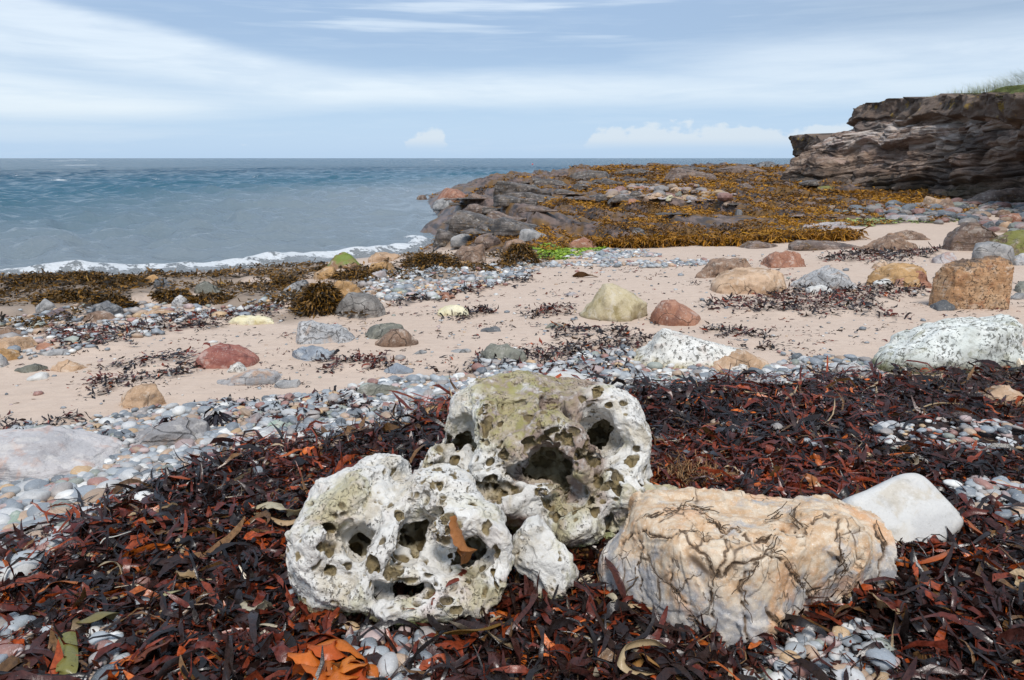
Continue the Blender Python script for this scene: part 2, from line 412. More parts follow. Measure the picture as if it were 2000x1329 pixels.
def soft(x, y, P, wdt=.15, nz=.25, fr=2.0):
    x = np.asarray(x, np.float64); y = np.asarray(y, np.float64); a = np.array(P); m = wdt + nz + .05
    k = (x > a[:, 0].min() - m) & (x < a[:, 0].max() + m) & (y > a[:, 1].min() - m) & (y < a[:, 1].max() + m)
    r = np.zeros(x.shape)
    if k.any(): r[k] = soft_(x[k], y[k], P, wdt, nz, fr)
    return r
def soft_(x, y, P, wdt, nz, fr):
    return ss(poly_sd(x, y, P) + fbm(x * fr, y * fr, 0 * x + 3, 3) * nz, -wdt, wdt)
def Hg(x, y):
    """ground with the thickness of the weed banks added"""
    x = np.asarray(x, np.float64); y = np.asarray(y, np.float64)
    z = Hq(x, y) if x.size != GZ.size else GZ.ravel()
    m = soft(x, y, BANK, .2, .25)
    z = z + m * (.035 + .05 * np.maximum(fbm(x * 1.7, y * 1.7, 0 * x + 8, 3) + .35, 0) + .035 * fbm(x * 5, y * 5, 0 * x + 18, 3))
    for P in DRIFT: z = z + soft(x, y, P, .12, .3) * .03
    for P in WRACK: z = z + soft(x, y, P, .25, .5, .9) * (.07 + .16 * np.maximum(fbm(x * .9, y * .9, 0 * x + 6, 3), 0))
    return z

# ================================================================ ground sheet
GZ = Hg(gx, gy).reshape(GR.shape); gz = GZ.ravel()
mbank = soft(gx, gy, BANK, .06, .3, 2.4)
mweed = mbank.copy()
for P in DRIFT: mweed = np.maximum(mweed, soft(gx, gy, P, .1, .45, 2.5) * ss(fbm(gx * 5, gy * 5, 0 * gx + 6, 3), -.05, .3) * .7)
mwr = np.zeros_like(gx)
for P in WRACK: mwr = np.maximum(mwr, soft(gx, gy, P, .4, 1.5, .8) * .55)
mreef = ss(poly_sd(gx, gy, REEF) + fbm(gx * .9, gy * .9, 0 * gx + 9, 3) * .9, -.1, .25)
dco = poly_sd(gx, gy, COAST)
mreef = np.maximum(mreef, ss(gy, 25, 28) * (dco > -3) * (gx < 14))
wet = ss(-dco, -3.4, -.6) * (1 - .75 * mreef)
def new_mat(name):
    m = bpy.data.materials.new(name); m.use_nodes = True; m.node_tree.nodes.clear()
    t = NT(m.node_tree); o = t.n('ShaderNodeOutputMaterial'); b = t.n('ShaderNodeBsdfPrincipled')
    t.link(b.outputs[0], o.inputs[0]); return m, t, b, o
gm, t, b, o_ = new_mat('beach_sand')
pos = t.n('ShaderNodeNewGeometry').outputs['Position']
na = t.noise(pos, .7, 4); nb = t.noise(pos, 9, 5); nc_ = t.noise(pos, 260, 3, .7); nd_ = t.noise(t.vmul(pos, (2.2, 6.5, 3)), 1.0, 5, .6, .5)
sand = t.mix(na, (.50, .385, .30), (.585, .465, .375))
sand = t.mix(t.sstep(nb, .35, .7) * .35, sand, (.42, .315, .245))
sand = t.mix(t.sstep(nc_, .55, .75) * .45, sand, (.30, .21, .16))
sand = t.mix(t.sstep(nc_, .42, .3) * .3, sand, (.80, .68, .56))
sand = t.mix(t.attr('wet') * .75, sand, (.25, .19, .145))
fl = t.vor(t.vmul(pos, (1, 2.0, 1)), 20, 'F1'); flk = t.sstep(fl, .16, .10) * t.sstep(nd_, .53, .62)
sand = t.mix(flk * .85, sand, (.05, .02, .015))
rk = t.mix(t.sstep(t.noise(t.vmul(pos, (2.2, .5, 5)), 1.0, 6, .7, .5), .42, .58), (.045, .034, .030), (.19, .13, .105))
rk = t.mix(t.sstep(na, .55, .35) * .5, rk, (.07, .055, .05))
rk = t.mix(t.sstep(t.noise(pos, 1.1, 5), .46, .60) * .9, rk, (.15, .075, .012))
weedc = t.mix(nb, (.018, .010, .008), (.055, .025, .018))
colr = t.mix(t.attr('reef'), sand, rk)
colr = t.mix(t.attr('wrack'), colr, (.05, .032, .012))
colr = t.mix(t.attr('weed'), colr, weedc)
t.put(b.inputs['Base Color'], colr)
t.put(b.inputs['Roughness'], t.math('SUBTRACT', .92, t.attr('wet') * .62 + t.attr('weed') * .25 + t.attr('reef') * .3))
hgt = nb * .35 + nc_ * .05 + nd_ * .5
t.put(b.inputs['Normal'], t.bump(hgt, .7, .045))
GF = grid_faces(len(rr), len(ang), True)
ground = mesh('ground', np.stack([gx, gy, gz], 1), GF[:, ::-1], gm, attrs={'weed': mweed, 'wrack': mwr, 'reef': mreef, 'wet': wet})
tag(ground, 'sandy beach running down to the sea', kind='structure')

# ================================================================ sea
srr = np.concatenate([11.5 * (420 / 11.5) ** np.linspace(0, 1, 640), 420 * (12000 / 420) ** np.linspace(0, 1, 30)[1:]])
san = np.radians(np.linspace(-60, 47, 420))
SR, SA = np.meshgrid(srr, san, indexing='ij'); sx = (SR * np.sin(SA)).ravel(); sy = (SR * np.cos(SA)).ravel()
sr = SR.ravel(); sp_ = sr * .0062 + .02
sz = np.zeros_like(sx); slope = np.zeros_like(sx)
wrg = np.random.default_rng(3)
sd_ = -poly_sd(sx, sy, COAST)                                   # metres offshore
fade = ss(sd_, -.5, 7) * .8 + .2
mod = .55 + .9 * np.clip(fbm(sx * .06, sy * .11, 0 * sx, 3) + .4, 0, 1)
for k in range(46):
    lam = .42 * (5.5 / .42) ** wrg.random(); th = R(-90 + 12 + wrg.normal() * 30)   # crests run roughly across the view
    am = .0125 * lam ** .8 * (.5 + wrg.random())
    kx, ky = math.cos(th) * 2 * math.pi / lam, math.sin(th) * 2 * math.pi / lam
    ph = sx * kx + sy * ky + wrg.random() * 6.28
    at_ = 1 - ss(sp_ * 2.2, lam * .5, lam * 1.0)
    s_ = np.sin(ph); sz += am * at_ * (s_ - .35 * np.cos(2 * ph))
sz *= fade * mod * 1.25
# the small breaker along the shore
brk = 1.35 + .35 * fbm(sx * .35, sy * .35, 0 * sx + 4, 3)
q = sd_ - brk
sz += .17 * np.exp(-(q / .28) ** 2) * (.75 + .5 * fbm(sx * .8, sy * .8, 0 * sx, 2))
q2 = sd_ - 4.2 - .8 * fbm(sx * .25, sy * .25, 0 * sx + 7, 2)
sz += .10 * np.exp(-(q2 / .5) ** 2)
q3 = sd_ - 8.5 - 1.3 * fbm(sx * .2, sy * .2, 0 * sx + 3, 2)
sz += .11 * np.exp(-(q3 / .7) ** 2)
sz += .012
foam = np.exp(-np.where(q < 0, (q / .48) ** 2, (q / .25) ** 2)) * ss(sx, -1, -4) * 1.0
foam = np.maximum(foam, np.exp(-np.where(q < 0, (q / .32) ** 2, (q / .15) ** 2)) * .75)
foam = foam * (.92 + 1.7 * fbm(sx * 2.5, sy * 3.5, 0 * sx, 4)) + .25 * fbm(sx * 6, sy * 6, 0 * sx, 3) * (foam > .1)
foam = foam * (sy < 26)
foam = np.maximum(foam, .0 * np.exp(-((sd_ - .1) / .3) ** 2) * (sy > 26) * ss(fbm(sx * .8, sy * .8, 0 * sx + 8, 2), .1, .35))
for (px, py, wl, dl, st) in ((155, 323, 34, 1.6, 1.2), (170, 313, 22, 3, 1.1), (100, 315, 40, 4, .9), (1080, 338, 28, 1.0, 1.2), (1015, 342, 22, 1.0, 1.1), (985, 350, 48, .8, 1.0),
                             (790, 375, 24, .5, .8), (300, 352, 12, .6, .8), (115, 355, 22, .8, .8), (500, 347, 8, .6, .9), (690, 350, 12, .7, .8), (570, 313, 14, 2, .9), (1330, 324, 18, 2, 1.0), (855, 314, 10, 2, .9),
                             (860, 414, 26, .5, .9), (150, 460, 40, .25, .5), (720, 455, 30, .25, .45), (1130, 352, 60, .5, 1.0), (1250, 358, 50, .4, 1.0)):
    hx, hy = z_hit(px, py, 0.0); s = hy / FOC
    foam = np.maximum(foam, st * np.exp(-((sx - hx) / (wl * s)) ** 2 - ((sy - hy) / (dl * .02 * hy + dl * .5)) ** 2) * (.8 + .6 * fbm(sx * .8, sy * .8, 0 * sx, 3)))
sm_, t, b, o_ = new_mat('sea_water')
pos = t.n('ShaderNodeNewGeometry').outputs['Position']
near = t.sstep(t.attr('off'), 32.0, 1.0); mid = t.sstep(t.attr('off'), 120.0, 14.0)
c = t.mix(mid, (.003, .055, .100), (.035, .115, .165)); c = t.mix(near, c, (.20, .245, .275))
c = t.mix(t.sstep(t.attr('off'), 2.6, .3) * .5 * t.sstep(t.sep(pos)[1], 27.0, 24.0), c, (.27, .24, .21))
fn = t.noise(t.vmul(pos, (1, 1.3, 1)), 9, 5, .65); fm = (t.attr('foam') * 1.45 + (fn - .5) * 3.6)
fa = t.sstep(fm, .66, .92) * t.sstep(t.attr('foam'), .08, .3)
# far specks of white water
sp = t.noise(t.vmul(pos, (.22, .06, 1)), 1.0, 6, .7); far = t.sstep(t.attr('off'), 45.0, 90.0)
fa = t.math('MAXIMUM', fa, t.sstep(sp, .70, .75) * far)
c = t.mix(fa, c, (.70, .73, .75))
t.put(b.inputs['Base Color'], c); t.put(b.inputs['Roughness'], .16 + fa * .6); b.inputs['IOR'].default_value = 1.33; t.put(b.inputs['Specular IOR Level'], t.math('SUBTRACT', .44, t.sstep(t.attr('off'), 40.0, 160.0) * .32))
w1 = t.noise(t.vmul(pos, (1, 1.9, 1)), 4.2, 7, .72, .0); w2 = t.noise(t.vmul(pos, (.25, .5, 1)), 1.0, 5, .65)
bn = t.bump(w1, .95, .095); bn = t.bump(w2 * far, 1.0, 1.3, bn); bn = t.bump(fa * fn, .8, .06, bn)
t.put(b.inputs['Normal'], bn)
sea = mesh('sea', np.stack([sx, sy, sz], 1), grid_faces(len(srr), len(san))[:, ::-1], sm_, attrs={'off': sd_, 'foam': foam})
tag(sea, 'choppy blue-grey sea with a small breaker along the shore', kind='structure')
print('base', time.time() - T0)

# ================================================================ cliff
def polyline(P, s):
    P = np.asarray(P, float); seg = np.linalg.norm(np.diff(P, axis=0), axis=1); c_ = np.concatenate([[0], np.cumsum(seg)]) / seg.sum()
    return np.stack([np.interp(s, c_, P[:, k]) for k in range(P.shape[1])], -1)
cm, t, b, o_ = new_mat('cliff_rock')
pos = t.n('ShaderNodeNewGeometry').outputs['Position']; px_, py_, pz_ = t.sep(pos)
stv = t.comb(px_ * .35 + 0.0, py_ * .22, pz_ * 1.0 + py_ * .10)
s1 = t.noise(t.vmul(stv, (1.6, 1.8, 3.0)), 1.0, 9, .74, .9); s2 = t.noise(pos, .55, 5, .6); s3 = t.noise(t.vmul(stv, (1, 1, 3.5)), 1.3, 6, .65, 1.0)
c = t.ramp(s1, [(.30, (.030, .022, .017)), (.42, (.145, .090, .060)), (.52, (.32, .22, .155)), (.68, (.55, .45, .37))])
c = t.mix(t.sstep(s2, .45, .62) * .55, c, (.14, .075, .05))
pale = t.sstep(s3, .44, .56) * t.sstep(pz_, 2.9, 3.9) * t.sstep(t.attr('cap'), .5, .2)
c = t.mix(pale * .85, c, (.60, .52, .46))
vein = t.sstep(t.noise(t.vmul(pos, (.5, .22, .5)), 1.5, 5, .6, 1.2), .56, .62) * t.sstep(pz_, 1.7, 2.6)
c = t.mix(vein * .5 * t.sstep(t.attr('cap'), .5, .2), c, (.50, .36, .30))
c = t.mix(t.attr('cap') * .8, c, t.mix(s1, (.07, .048, .038), (.24, .175, .13)))
c = t.mix(t.sstep(pz_, 2.4, 1.2) * t.sstep(s2, .4, .6) * .6, c, (.035, .05, .010))
c = t.mix(t.sstep(pz_, 2.6, 1.5) * .45, c, (.02, .015, .012)); c = t.mix(t.sstep(t.noise(t.vmul(pos, (.4, .3, .9)), 1.0, 5, .6), .52, .60) * .7, c, (.035, .025, .02))
c = t.mix(t.attr('cap') * t.sstep(t.noise(pos, 2.3, 5), .60, .68) * .7, c, (.35, .22, .03))
t.put(b.inputs['Base Color'], c); b.inputs['Roughness'].default_value = .85
t.put(b.inputs['Normal'], t.bump(s1 * .8 + t.noise(pos, 7, 6, .7) * .6, .9, .22))
def cliff(name, base, top, capfrac, ns, nt, seed, label):
    s = np.linspace(0, 1, ns); B = polyline(base, s); Tp = polyline(top, s)
    tt = np.linspace(0, 1, nt); S, Tt = np.meshgrid(s, tt, indexing='ij')
    cap = capfrac(S)                                            # start of the upright cap band
    lowf = np.clip(Tt / cap, 0, 1)
    # plan position: slope back below the cap, nearly upright above
    k = np.where(Tt < cap, lowf ** 1.15 * .93, .93 + (Tt - cap) / (1 - cap) * .07)
    top_j = .14 * perlin(S * 40 + seed, 0 * S, 0 * S) + .06 * perlin(S * 130, 0 * S, 0 * S) + .12 * np.tanh(6 * perlin(S * 17, 0 * S + 3, 0 * S)) 
    Zt = Tp[:, None, 2] + top_j
    X = B[:, None, 0] * (1 - k) + Tp[:, None, 0] * k; Y = B[:, None, 1] * (1 - k) + Tp[:, None, 1] * k
    Z = B[:, None, 2] + (Zt - B[:, None, 2]) * Tt
    X, Y, Z = X.ravel(), Y.ravel(), Z.ravel()
    V = np.stack([X, Y, Z], 1); F = grid_faces(ns, nt)
    N = normals(V, F); T_ = Tt.ravel()
    # bedding planes dip gently: ledges along zz
    zz = Z + .10 * Y * .6 + fbm(X * .3, Y * .3, Z * .3 + seed, 3) * .7
    incap = ss(T_ - cap.ravel(), -.02, .03)
    big = fbm(X * .30, Y * .30, Z * .45 + seed, 4)
    hsh = lambda a_, b_: (_P[(_P[a_.astype(int) & 255] + b_.astype(int)) & 255] / 255.0)
    wob = fbm(X * .9, Y * .9, Z * .9 + 4, 3) * .45; along = Y - .5 * X + fbm(X * .5, Y * .5, Z + 2, 2) * .8
    def beds(th, ln, s):
        f = zz / th + wob * .6 + s; i = np.floor(f); fr = f - i
        g2 = along / ln + hsh(i, i * 0 + s) * 7; j = np.floor(g2); gr = g2 - j
        edge = ss(fr, 0, .16) * ss(1 - fr, 0, .12) ; joint = ss(gr, 0, .05) * ss(1 - gr, 0, .05)
        return (hsh(i, j + 31 * s) - .5), perlin(i * 1.37 + s, X * .13, Y * .13), edge, joint
    b1, o1, e1, j1 = beds(.62, 2.3, 1); b2, o2, e2, j2 = beds(.23, .95, 3)
    cj = (along / 1.7 + .4 * np.sin(along * 1.3)); cj = cj - np.floor(cj); cjn = ss(cj, 0, .07) * ss(1 - cj, 0, .07)
    disp = big * 1.25 + (1 - incap) * (b1 * .42 + o1 * .75 + b2 * .16 + o2 * .22 - (1 - e1) * .22 - (1 - e2) * .08 - (1 - j1) * .14) \
         + fbm(X * 2.6, Y * 2.6, Z * 2.6, 4) * .14 + incap * (.45 - .30 * (1 - cjn) + .25 * (hsh(np.floor(along / 1.7), 0 * X) - .5))
    under = np.exp(-((T_ - .13) / .08) ** 2) * .5 * np.maximum(fbm(X * .3, Y * .3, 0 * X + 5, 2) + .3, 0)
    V = V + N * ((disp - under) * ss(T_, -.02, .06))[:, None] * np.array([1, 1, .35])
    rows = np.arange(len(F)) % (nt - 1); cpr = int(round(float(np.mean(cap)) * (nt - 1)))
    o = mesh(name, V, F[rows < cpr], cm, attrs={'cap': incap})
    Fc = F[rows >= cpr]; us = np.unique(Fc); mp = np.full(len(V), -1); mp[us] = np.arange(len(us))
    oc_ = mesh('capping_bed', V[us], mp[Fc], cm, attrs={'cap': incap[us]}, parent=o)
    return o, V.reshape(ns, nt, 3)
def gnd(x, y): return float(H0(np.array([x]), np.array([y]))[0])
def cl(px, py, Y):      # cliff point at a pixel and a distance
    return tuple(on_y(px, py, Y))
base1 = [(21, 6, .9), (19.2, 12, .9), (17.9, 20, 1.0), (17.2, 26, 1.05), (17.4, 33, 1.1), (15.9, 40, 1.1), (15.2, 45, 1.1), (18.5, 49, 1.0), (26, 50, .9)]
tp = [cl(2600, 150, 11), cl(2300, 165, 17), cl(2060, 184, 24), cl(1990, 187, 28.5), cl(1890, 188, 33), cl(1790, 188, 38), cl(1780, 200, 40), cl(1700, 198, 43), cl(1672, 215, 46), (31, 54, 5.6)]
SGN = 1
co1, CV = cliff('sea_cliff', base1, tp, lambda s: .78 + .02 * np.sin(s * 30), 760, 230, 3.0, '')
tag(co1, 'tall layered brown sea cliff with pale bands and an upright capping bed', 'cliff', kind='thing')
base2 = [(19.5, 44, 1.1), (19.6, 50, 1.1), (20.2, 55, 1.0), (22.5, 59, .8), (30, 62, .6)]
tp2 = [cl(1640, 272, 50), cl(1620, 270, 53), cl(1575, 266, 57), cl(1549, 268, 60), (34, 68, 4.4)]
co2, CV2 = cliff('sea_stack', base2, tp2, lambda s: .55 + 0 * s, 200, 90, 9.0, '')
tag(co2, 'smaller flat-topped grey cliff block standing past the end of the tall cliff', 'cliff', kind='thing')
# flat tops behind the two edges
for nm, cv, back in (('cliff_top', CV, (42, 0)), ('stack_top', CV2, (16, 0))):
    e = cv[:, -1]; n_ = len(e); rows = [e + np.array([back[0] * k, 0, .0 + .5 * k]) - np.array([0, 0, .004 + .6 * (k > 0) * 0]) for k in (0, .02, .08, .3, 1)]
    V = np.concatenate(rows); tm = cm
    o = mesh('turf_ledge' if nm == 'cliff_top' else 'rock_ledge', V, grid_faces(5, n_)[:, ::-1], tm, attrs={'cap': np.ones(len(V))})
    o.parent = co1 if nm == 'cliff_top' else co2
# dune grass on the cliff top
gmx, t, b, o_ = new_mat('dune_grass'); t.put(b.inputs['Base Color'], t.attr('Col', 'Color')); b.inputs['Roughness'].default_value = .6
def grass(n=11000):
    g = np.random.default_rng(5)
    i = g.integers(0, int(CV.shape[0] * .60), n); e = CV[i, -1]
    off = g.random(n) ** .8 * 5.0
    x = e[:, 0] + .35 + off; y = e[:, 1] + g.normal(size=n) * .25
    hump = ss(37.5 - y, 0, 6) * .5 * ss(off, 0, 1.8)
    keep = y < 37.5 - .3 * off
    x, y, off, hump, e = x[keep], y[keep], off[keep], hump[keep], e[keep]; n = len(x)
    z = e[:, 2] - .05 + hump; L = (.35 + .4 * g.random(n)) * (.5 + .5 * ss(38 - y, 0, 5)); yaw = g.normal(size=n) * .6 + math.pi * .95
    lean = .25 + .5 * g.random(n); P = []
    wd = .030 + .025 * g.random(n); ux, uy = np.cos(yaw), np.sin(yaw)
    for k, (f, ww) in enumerate(((0, 1), (.5, .8), (1, .1))):
        cx = x + ux * L * lean * f * f * 1.2 * -1 * -1; cy = y + uy * L * lean * f * f; cz = z + L * f * (1 - .3 * f * lean)
        P += [np.stack([cx - wd * ww * .7, cy - wd * ww, cz], 1), np.stack([cx + wd * ww * .7, cy + wd * ww, cz], 1)]
    V = np.stack(P, 1).reshape(-1, 3); b0 = (np.arange(n) * 6)[:, None]
    F = np.concatenate([b0 + np.array([0, 1, 3, 2]), b0 + np.array([2, 3, 5, 4])])
    base = np.array([[.24, .31, .08], [.36, .40, .14], [.50, .46, .24]])[g.integers(0, 3, n)] * (.7 + .5 * g.random((n, 1)))
    tag(mesh('dune_grass', V, F, gmx, col=np.repeat(base, 6, 0)), 'green marram grass blowing on top of the cliff', kind='stuff')
grass()
def mound():   # the turf hump below the grass
    u = np.linspace(0, 1, 30); v = np.linspace(0, 1, 40); U, Vv = np.meshgrid(u, v, indexing='ij')
    n = int(CV.shape[0] * .6); idx = (Vv * (n - 1)).astype(int); e = CV[idx, -1]
    x = e[..., 0] + .3 + U * 9; y = e[..., 1]; z = e[..., 2] - .1 + ss(37.5 - y, 0, 6) * .5 * ss(U * 9, 0, 1.8)
    m_, t_, b_, _o = new_mat('turf'); b_.inputs['Roughness'].default_value = .9
    t_.put(b_.inputs['Base Color'], t_.mix(t_.noise(None, 30, 3), (.20, .26, .07), (.36, .36, .14)))
    tag(mesh('turf', np.stack([x, y, z], -1).reshape(-1, 3), grid_faces(30, 40), m_), 'grassy turf on the cliff top', kind='structure')
mound()
print('cliff', time.time() - T0)
# ================================================================ rock materials
_mats = {}
def rock_mat(name, c1, c2, c3=None, dark=(.05, .04, .035), crack=.0, cs=3.0, grain=60, rough=.8, tint=None, tz=(0, 0), spots=0.0, moss=None, bumpd=.026, pits=0.0, bands=0.0):
    if name in _mats: return _mats[name]
    m, t, b, o = new_mat(name)
    oc = t.n('ShaderNodeTexCoord').outputs['Object']; oi = t.n('ShaderNodeObjectInfo').outputs['Random']
    pos = t.vadd(oc, t.comb(E(t, oi) * 37.0, E(t, oi) * 11.0, E(t, oi) * 5.0))
    n1 = t.noise(pos, 3.2, 5, .6, .3); n2 = t.noise(pos, 11, 6, .65); n3 = t.noise(pos, grain, 3, .7)
    c = t.mix(t.sstep(n1, .38, .62), c1, c2)
    if c3: c = t.mix(t.sstep(t.noise(pos, 5.5, 5, .62, .8), .52, .66) * .85, c, c3)
    c = t.mix(t.sstep(n2, .50, .70) * .45, c, dark); c = t.mix(t.sstep(t.noise(pos, 1.7, 5, .6, .6), .52, .68) * .4, c, t.mix(.5, dark, c1))
    c = t.mix(t.sstep(n3, .56, .72) * .35, c, dark)
    c = t.mix(t.sstep(n3, .44, .3) * .25, c, (.75, .70, .62))
    c = t.mix(t.sstep(t.noise(pos, 7, 6, .7, .3), .54, .62) * .55, c, t.mix(.55, c2, (.62, .58, .52)))
    h = n2 * .6 + n3 * .12
    if bands:
        z = t.noise(t.vmul(pos, (.6, .6, 9)), 2.4, 5, .6, .5); c = t.mix(t.sstep(z, .52, .62) * bands, c, dark); h = h + z * .8
    if crack:
        wv = t.vadd(pos, t.vmul(t.n_color(pos, 5), (.16, .16, .16)))
        e = t.vor(wv, cs, 'DISTANCE_TO_EDGE'); k = t.sstep(e, .016, .003) * t.sstep(t.noise(pos, 2.1, 3), .40, .56)
        c = t.mix(k * crack, c, dark); h = h - k * .9
    if spots:
        v = t.noise(t.vmul(pos, (1, 1, .7)), 34, 6, .7, .5); k = t.sstep(v, .55, .61) * t.sstep(n1, .38, .52)
        c = t.mix(k * spots, c, dark); h = h - k * .8
    if pits:
        v = t.vor(pos, 26, 'F1'); k = t.sstep(v, .22, .12) * t.sstep(n2, .45, .6); c = t.mix(k * pits, c, dark); h = h - k
    if moss:
        g = t.n('ShaderNodeNewGeometry'); nz = t.sep(g.outputs['Normal'])[2]; gz_ = t.sep(oc)[2]
        c = t.mix(t.sstep(n1 + nz * .35, .62, .82) * .85, c, moss)
    if tint:
        gz_ = t.sep(oc)[2]; c = t.mix(t.sstep(gz_ + (n2 - .5) * .15, tz[0], tz[1]), tint, c)
    t.put(b.inputs['Base Color'], c); t.put(b.inputs['Roughness'], rough - (n2 - .5) * .3)
    t.put(b.inputs['Normal'], t.bump(h, .9, bumpd))
    _mats[name] = m; return m
def _ncol(t, pos, s):
    nd = t.n('ShaderNodeTexNoise'); t.put(nd.inputs['Vector'], pos); nd.inputs['Scale'].default_value = s; nd.inputs['Detail'].default_value = 3
    return nd.outputs['Color']
NT.n_color = _ncol
RM = {
 'grey': lambda: rock_mat('grey_stone', (.20, .20, .20), (.34, .33, .32), (.13, .135, .14), crack=.5),
 'dgrey': lambda: rock_mat('dark_grey_stone', (.07, .075, .08), (.15, .15, .155), (.04, .045, .05), crack=.6, rough=.6),
 'olive': lambda: rock_mat('olive_grey_stone', (.13, .13, .105), (.22, .215, .17), crack=.2),
 'tan': lambda: rock_mat('tan_sandstone', (.42, .27, .16), (.55, .38, .25), (.30, .19, .11), crack=.35, dark=(.12, .07, .04)),
 'ochre': lambda: rock_mat('ochre_sandstone', (.36, .20, .075), (.50, .30, .13), (.22, .13, .06), crack=.3, dark=(.08, .045, .02)),
 'brown': lambda: rock_mat('brown_sandstone', (.17, .105, .07), (.30, .19, .125), (.10, .065, .045), crack=.45, dark=(.04, .025, .018)),
 'red': lambda: rock_mat('red_sandstone', (.26, .085, .06), (.35, .145, .105), (.19, .06, .048), crack=.25, dark=(.10, .03, .025)),
 'redbrown': lambda: rock_mat('red_brown_sandstone', (.27, .115, .065), (.38, .19, .12), (.19, .08, .05), crack=.2, dark=(.09, .04, .03)),
 'pale': lambda: rock_mat('pale_limestone', (.52, .49, .44), (.64, .61, .56), (.42, .38, .33), spots=.5, dark=(.12, .10, .07)),
 'white': lambda: rock_mat('white_limestone', (.66, .64, .58), (.76, .74, .69), (.58, .50, .44), spots=.8, dark=(.13, .11, .075), tint=(.40, .33, .16), tz=(-.02, .09)),
 'wmoss': lambda: rock_mat('mossy_white_limestone', (.58, .60, .55), (.72, .73, .68), (.25, .24, .15), spots=.8, dark=(.14, .13, .09), tint=(.13, .13, .05), tz=(-.02, .14)),
 'yellow': lambda: rock_mat('cream_stone', (.62, .55, .34), (.72, .66, .46), (.5, .42, .2)),
 'blue': lambda: rock_mat('blue_grey_stone', (.22, .25, .29), (.33, .36, .39), (.16, .19, .23), crack=.2),
 'lgrey': lambda: rock_mat('light_grey_limestone', (.36, .36, .36), (.50, .49, .48), (.42, .33, .27), crack=.35, spots=.2),
 'pinkgrey': lambda: rock_mat('pinkish_grey_stone', (.30, .27, .27), (.44, .40, .385), (.40, .25, .20), crack=.3),
 'slabp': lambda: rock_mat('pale_lavender_stone', (.40, .385, .385), (.52, .49, .48), (.48, .33, .27), dark=(.18, .15, .15), bands=.25),
 'peak': lambda: rock_mat('olive_tan_stone', (.40, .33, .18), (.50, .42, .27), (.27, .21, .08), dark=(.13, .09, .04), tint=(.12, .09, .05), tz=(-.03, .07)),
 'bigo': lambda: rock_mat('orange_pitted_stone', (.42, .23, .11), (.54, .35, .20), (.33, .14, .06), spots=.75, dark=(.035, .025, .018), moss=(.085, .06, .045), pits=.8, bands=.2),
 'cracked': lambda: rock_mat('cracked_dark_stone', (.12, .11, .10), (.24, .22, .20), (.09, .07, .06), crack=.9, cs=5, dark=(.03, .025, .02), bands=.2),
 'purple': lambda: rock_mat('purple_grey_stone', (.15, .115, .125), (.25, .20, .21), (.11, .09, .10), crack=.3, bands=.3),
 'strata': lambda: rock_mat('dark_bedded_stone', (.05, .042, .037), (.15, .125, .11), (.16, .10, .045), crack=.5, dark=(.02, .016, .013), bands=.8, rough=.6),
 'strata2': lambda: rock_mat('brown_bedded_stone', (.11, .07, .052), (.22, .15, .115), (.15, .08, .02), crack=.4, dark=(.03, .02, .016), bands=.7, rough=.65),
 'greenbr': lambda: rock_mat('green_brown_stone', (.14, .10, .06), (.24, .17, .10), (.12, .12, .02), crack=.3, dark=(.04, .03, .02), moss=(.17, .17, .03)),
 'greentop': lambda: rock_mat('weedy_green_topped_stone', (.22, .12, .06), (.32, .20, .12), (.14, .08, .04), crack=.3, dark=(.05, .03, .02), moss=(.13, .21, .02)),
 'flatgrey': lambda: rock_mat('banded_grey_stone', (.26, .25, .25), (.40, .38, .37), (.42, .27, .18), crack=.5, bands=.3),
 'seag': lambda: rock_mat('sea_green_stone', (.27, .34, .28), (.38, .44, .37), (.22, .28, .24)),
 'slabw': lambda: rock_mat('smooth_white_stone', (.50, .49, .47), (.60, .59, .56), (.50, .45, .37), grain=110, dark=(.28, .25, .20), rough=.65, bumpd=.008),
}
def place_on(o, V, cx, cy, cz):
    pass
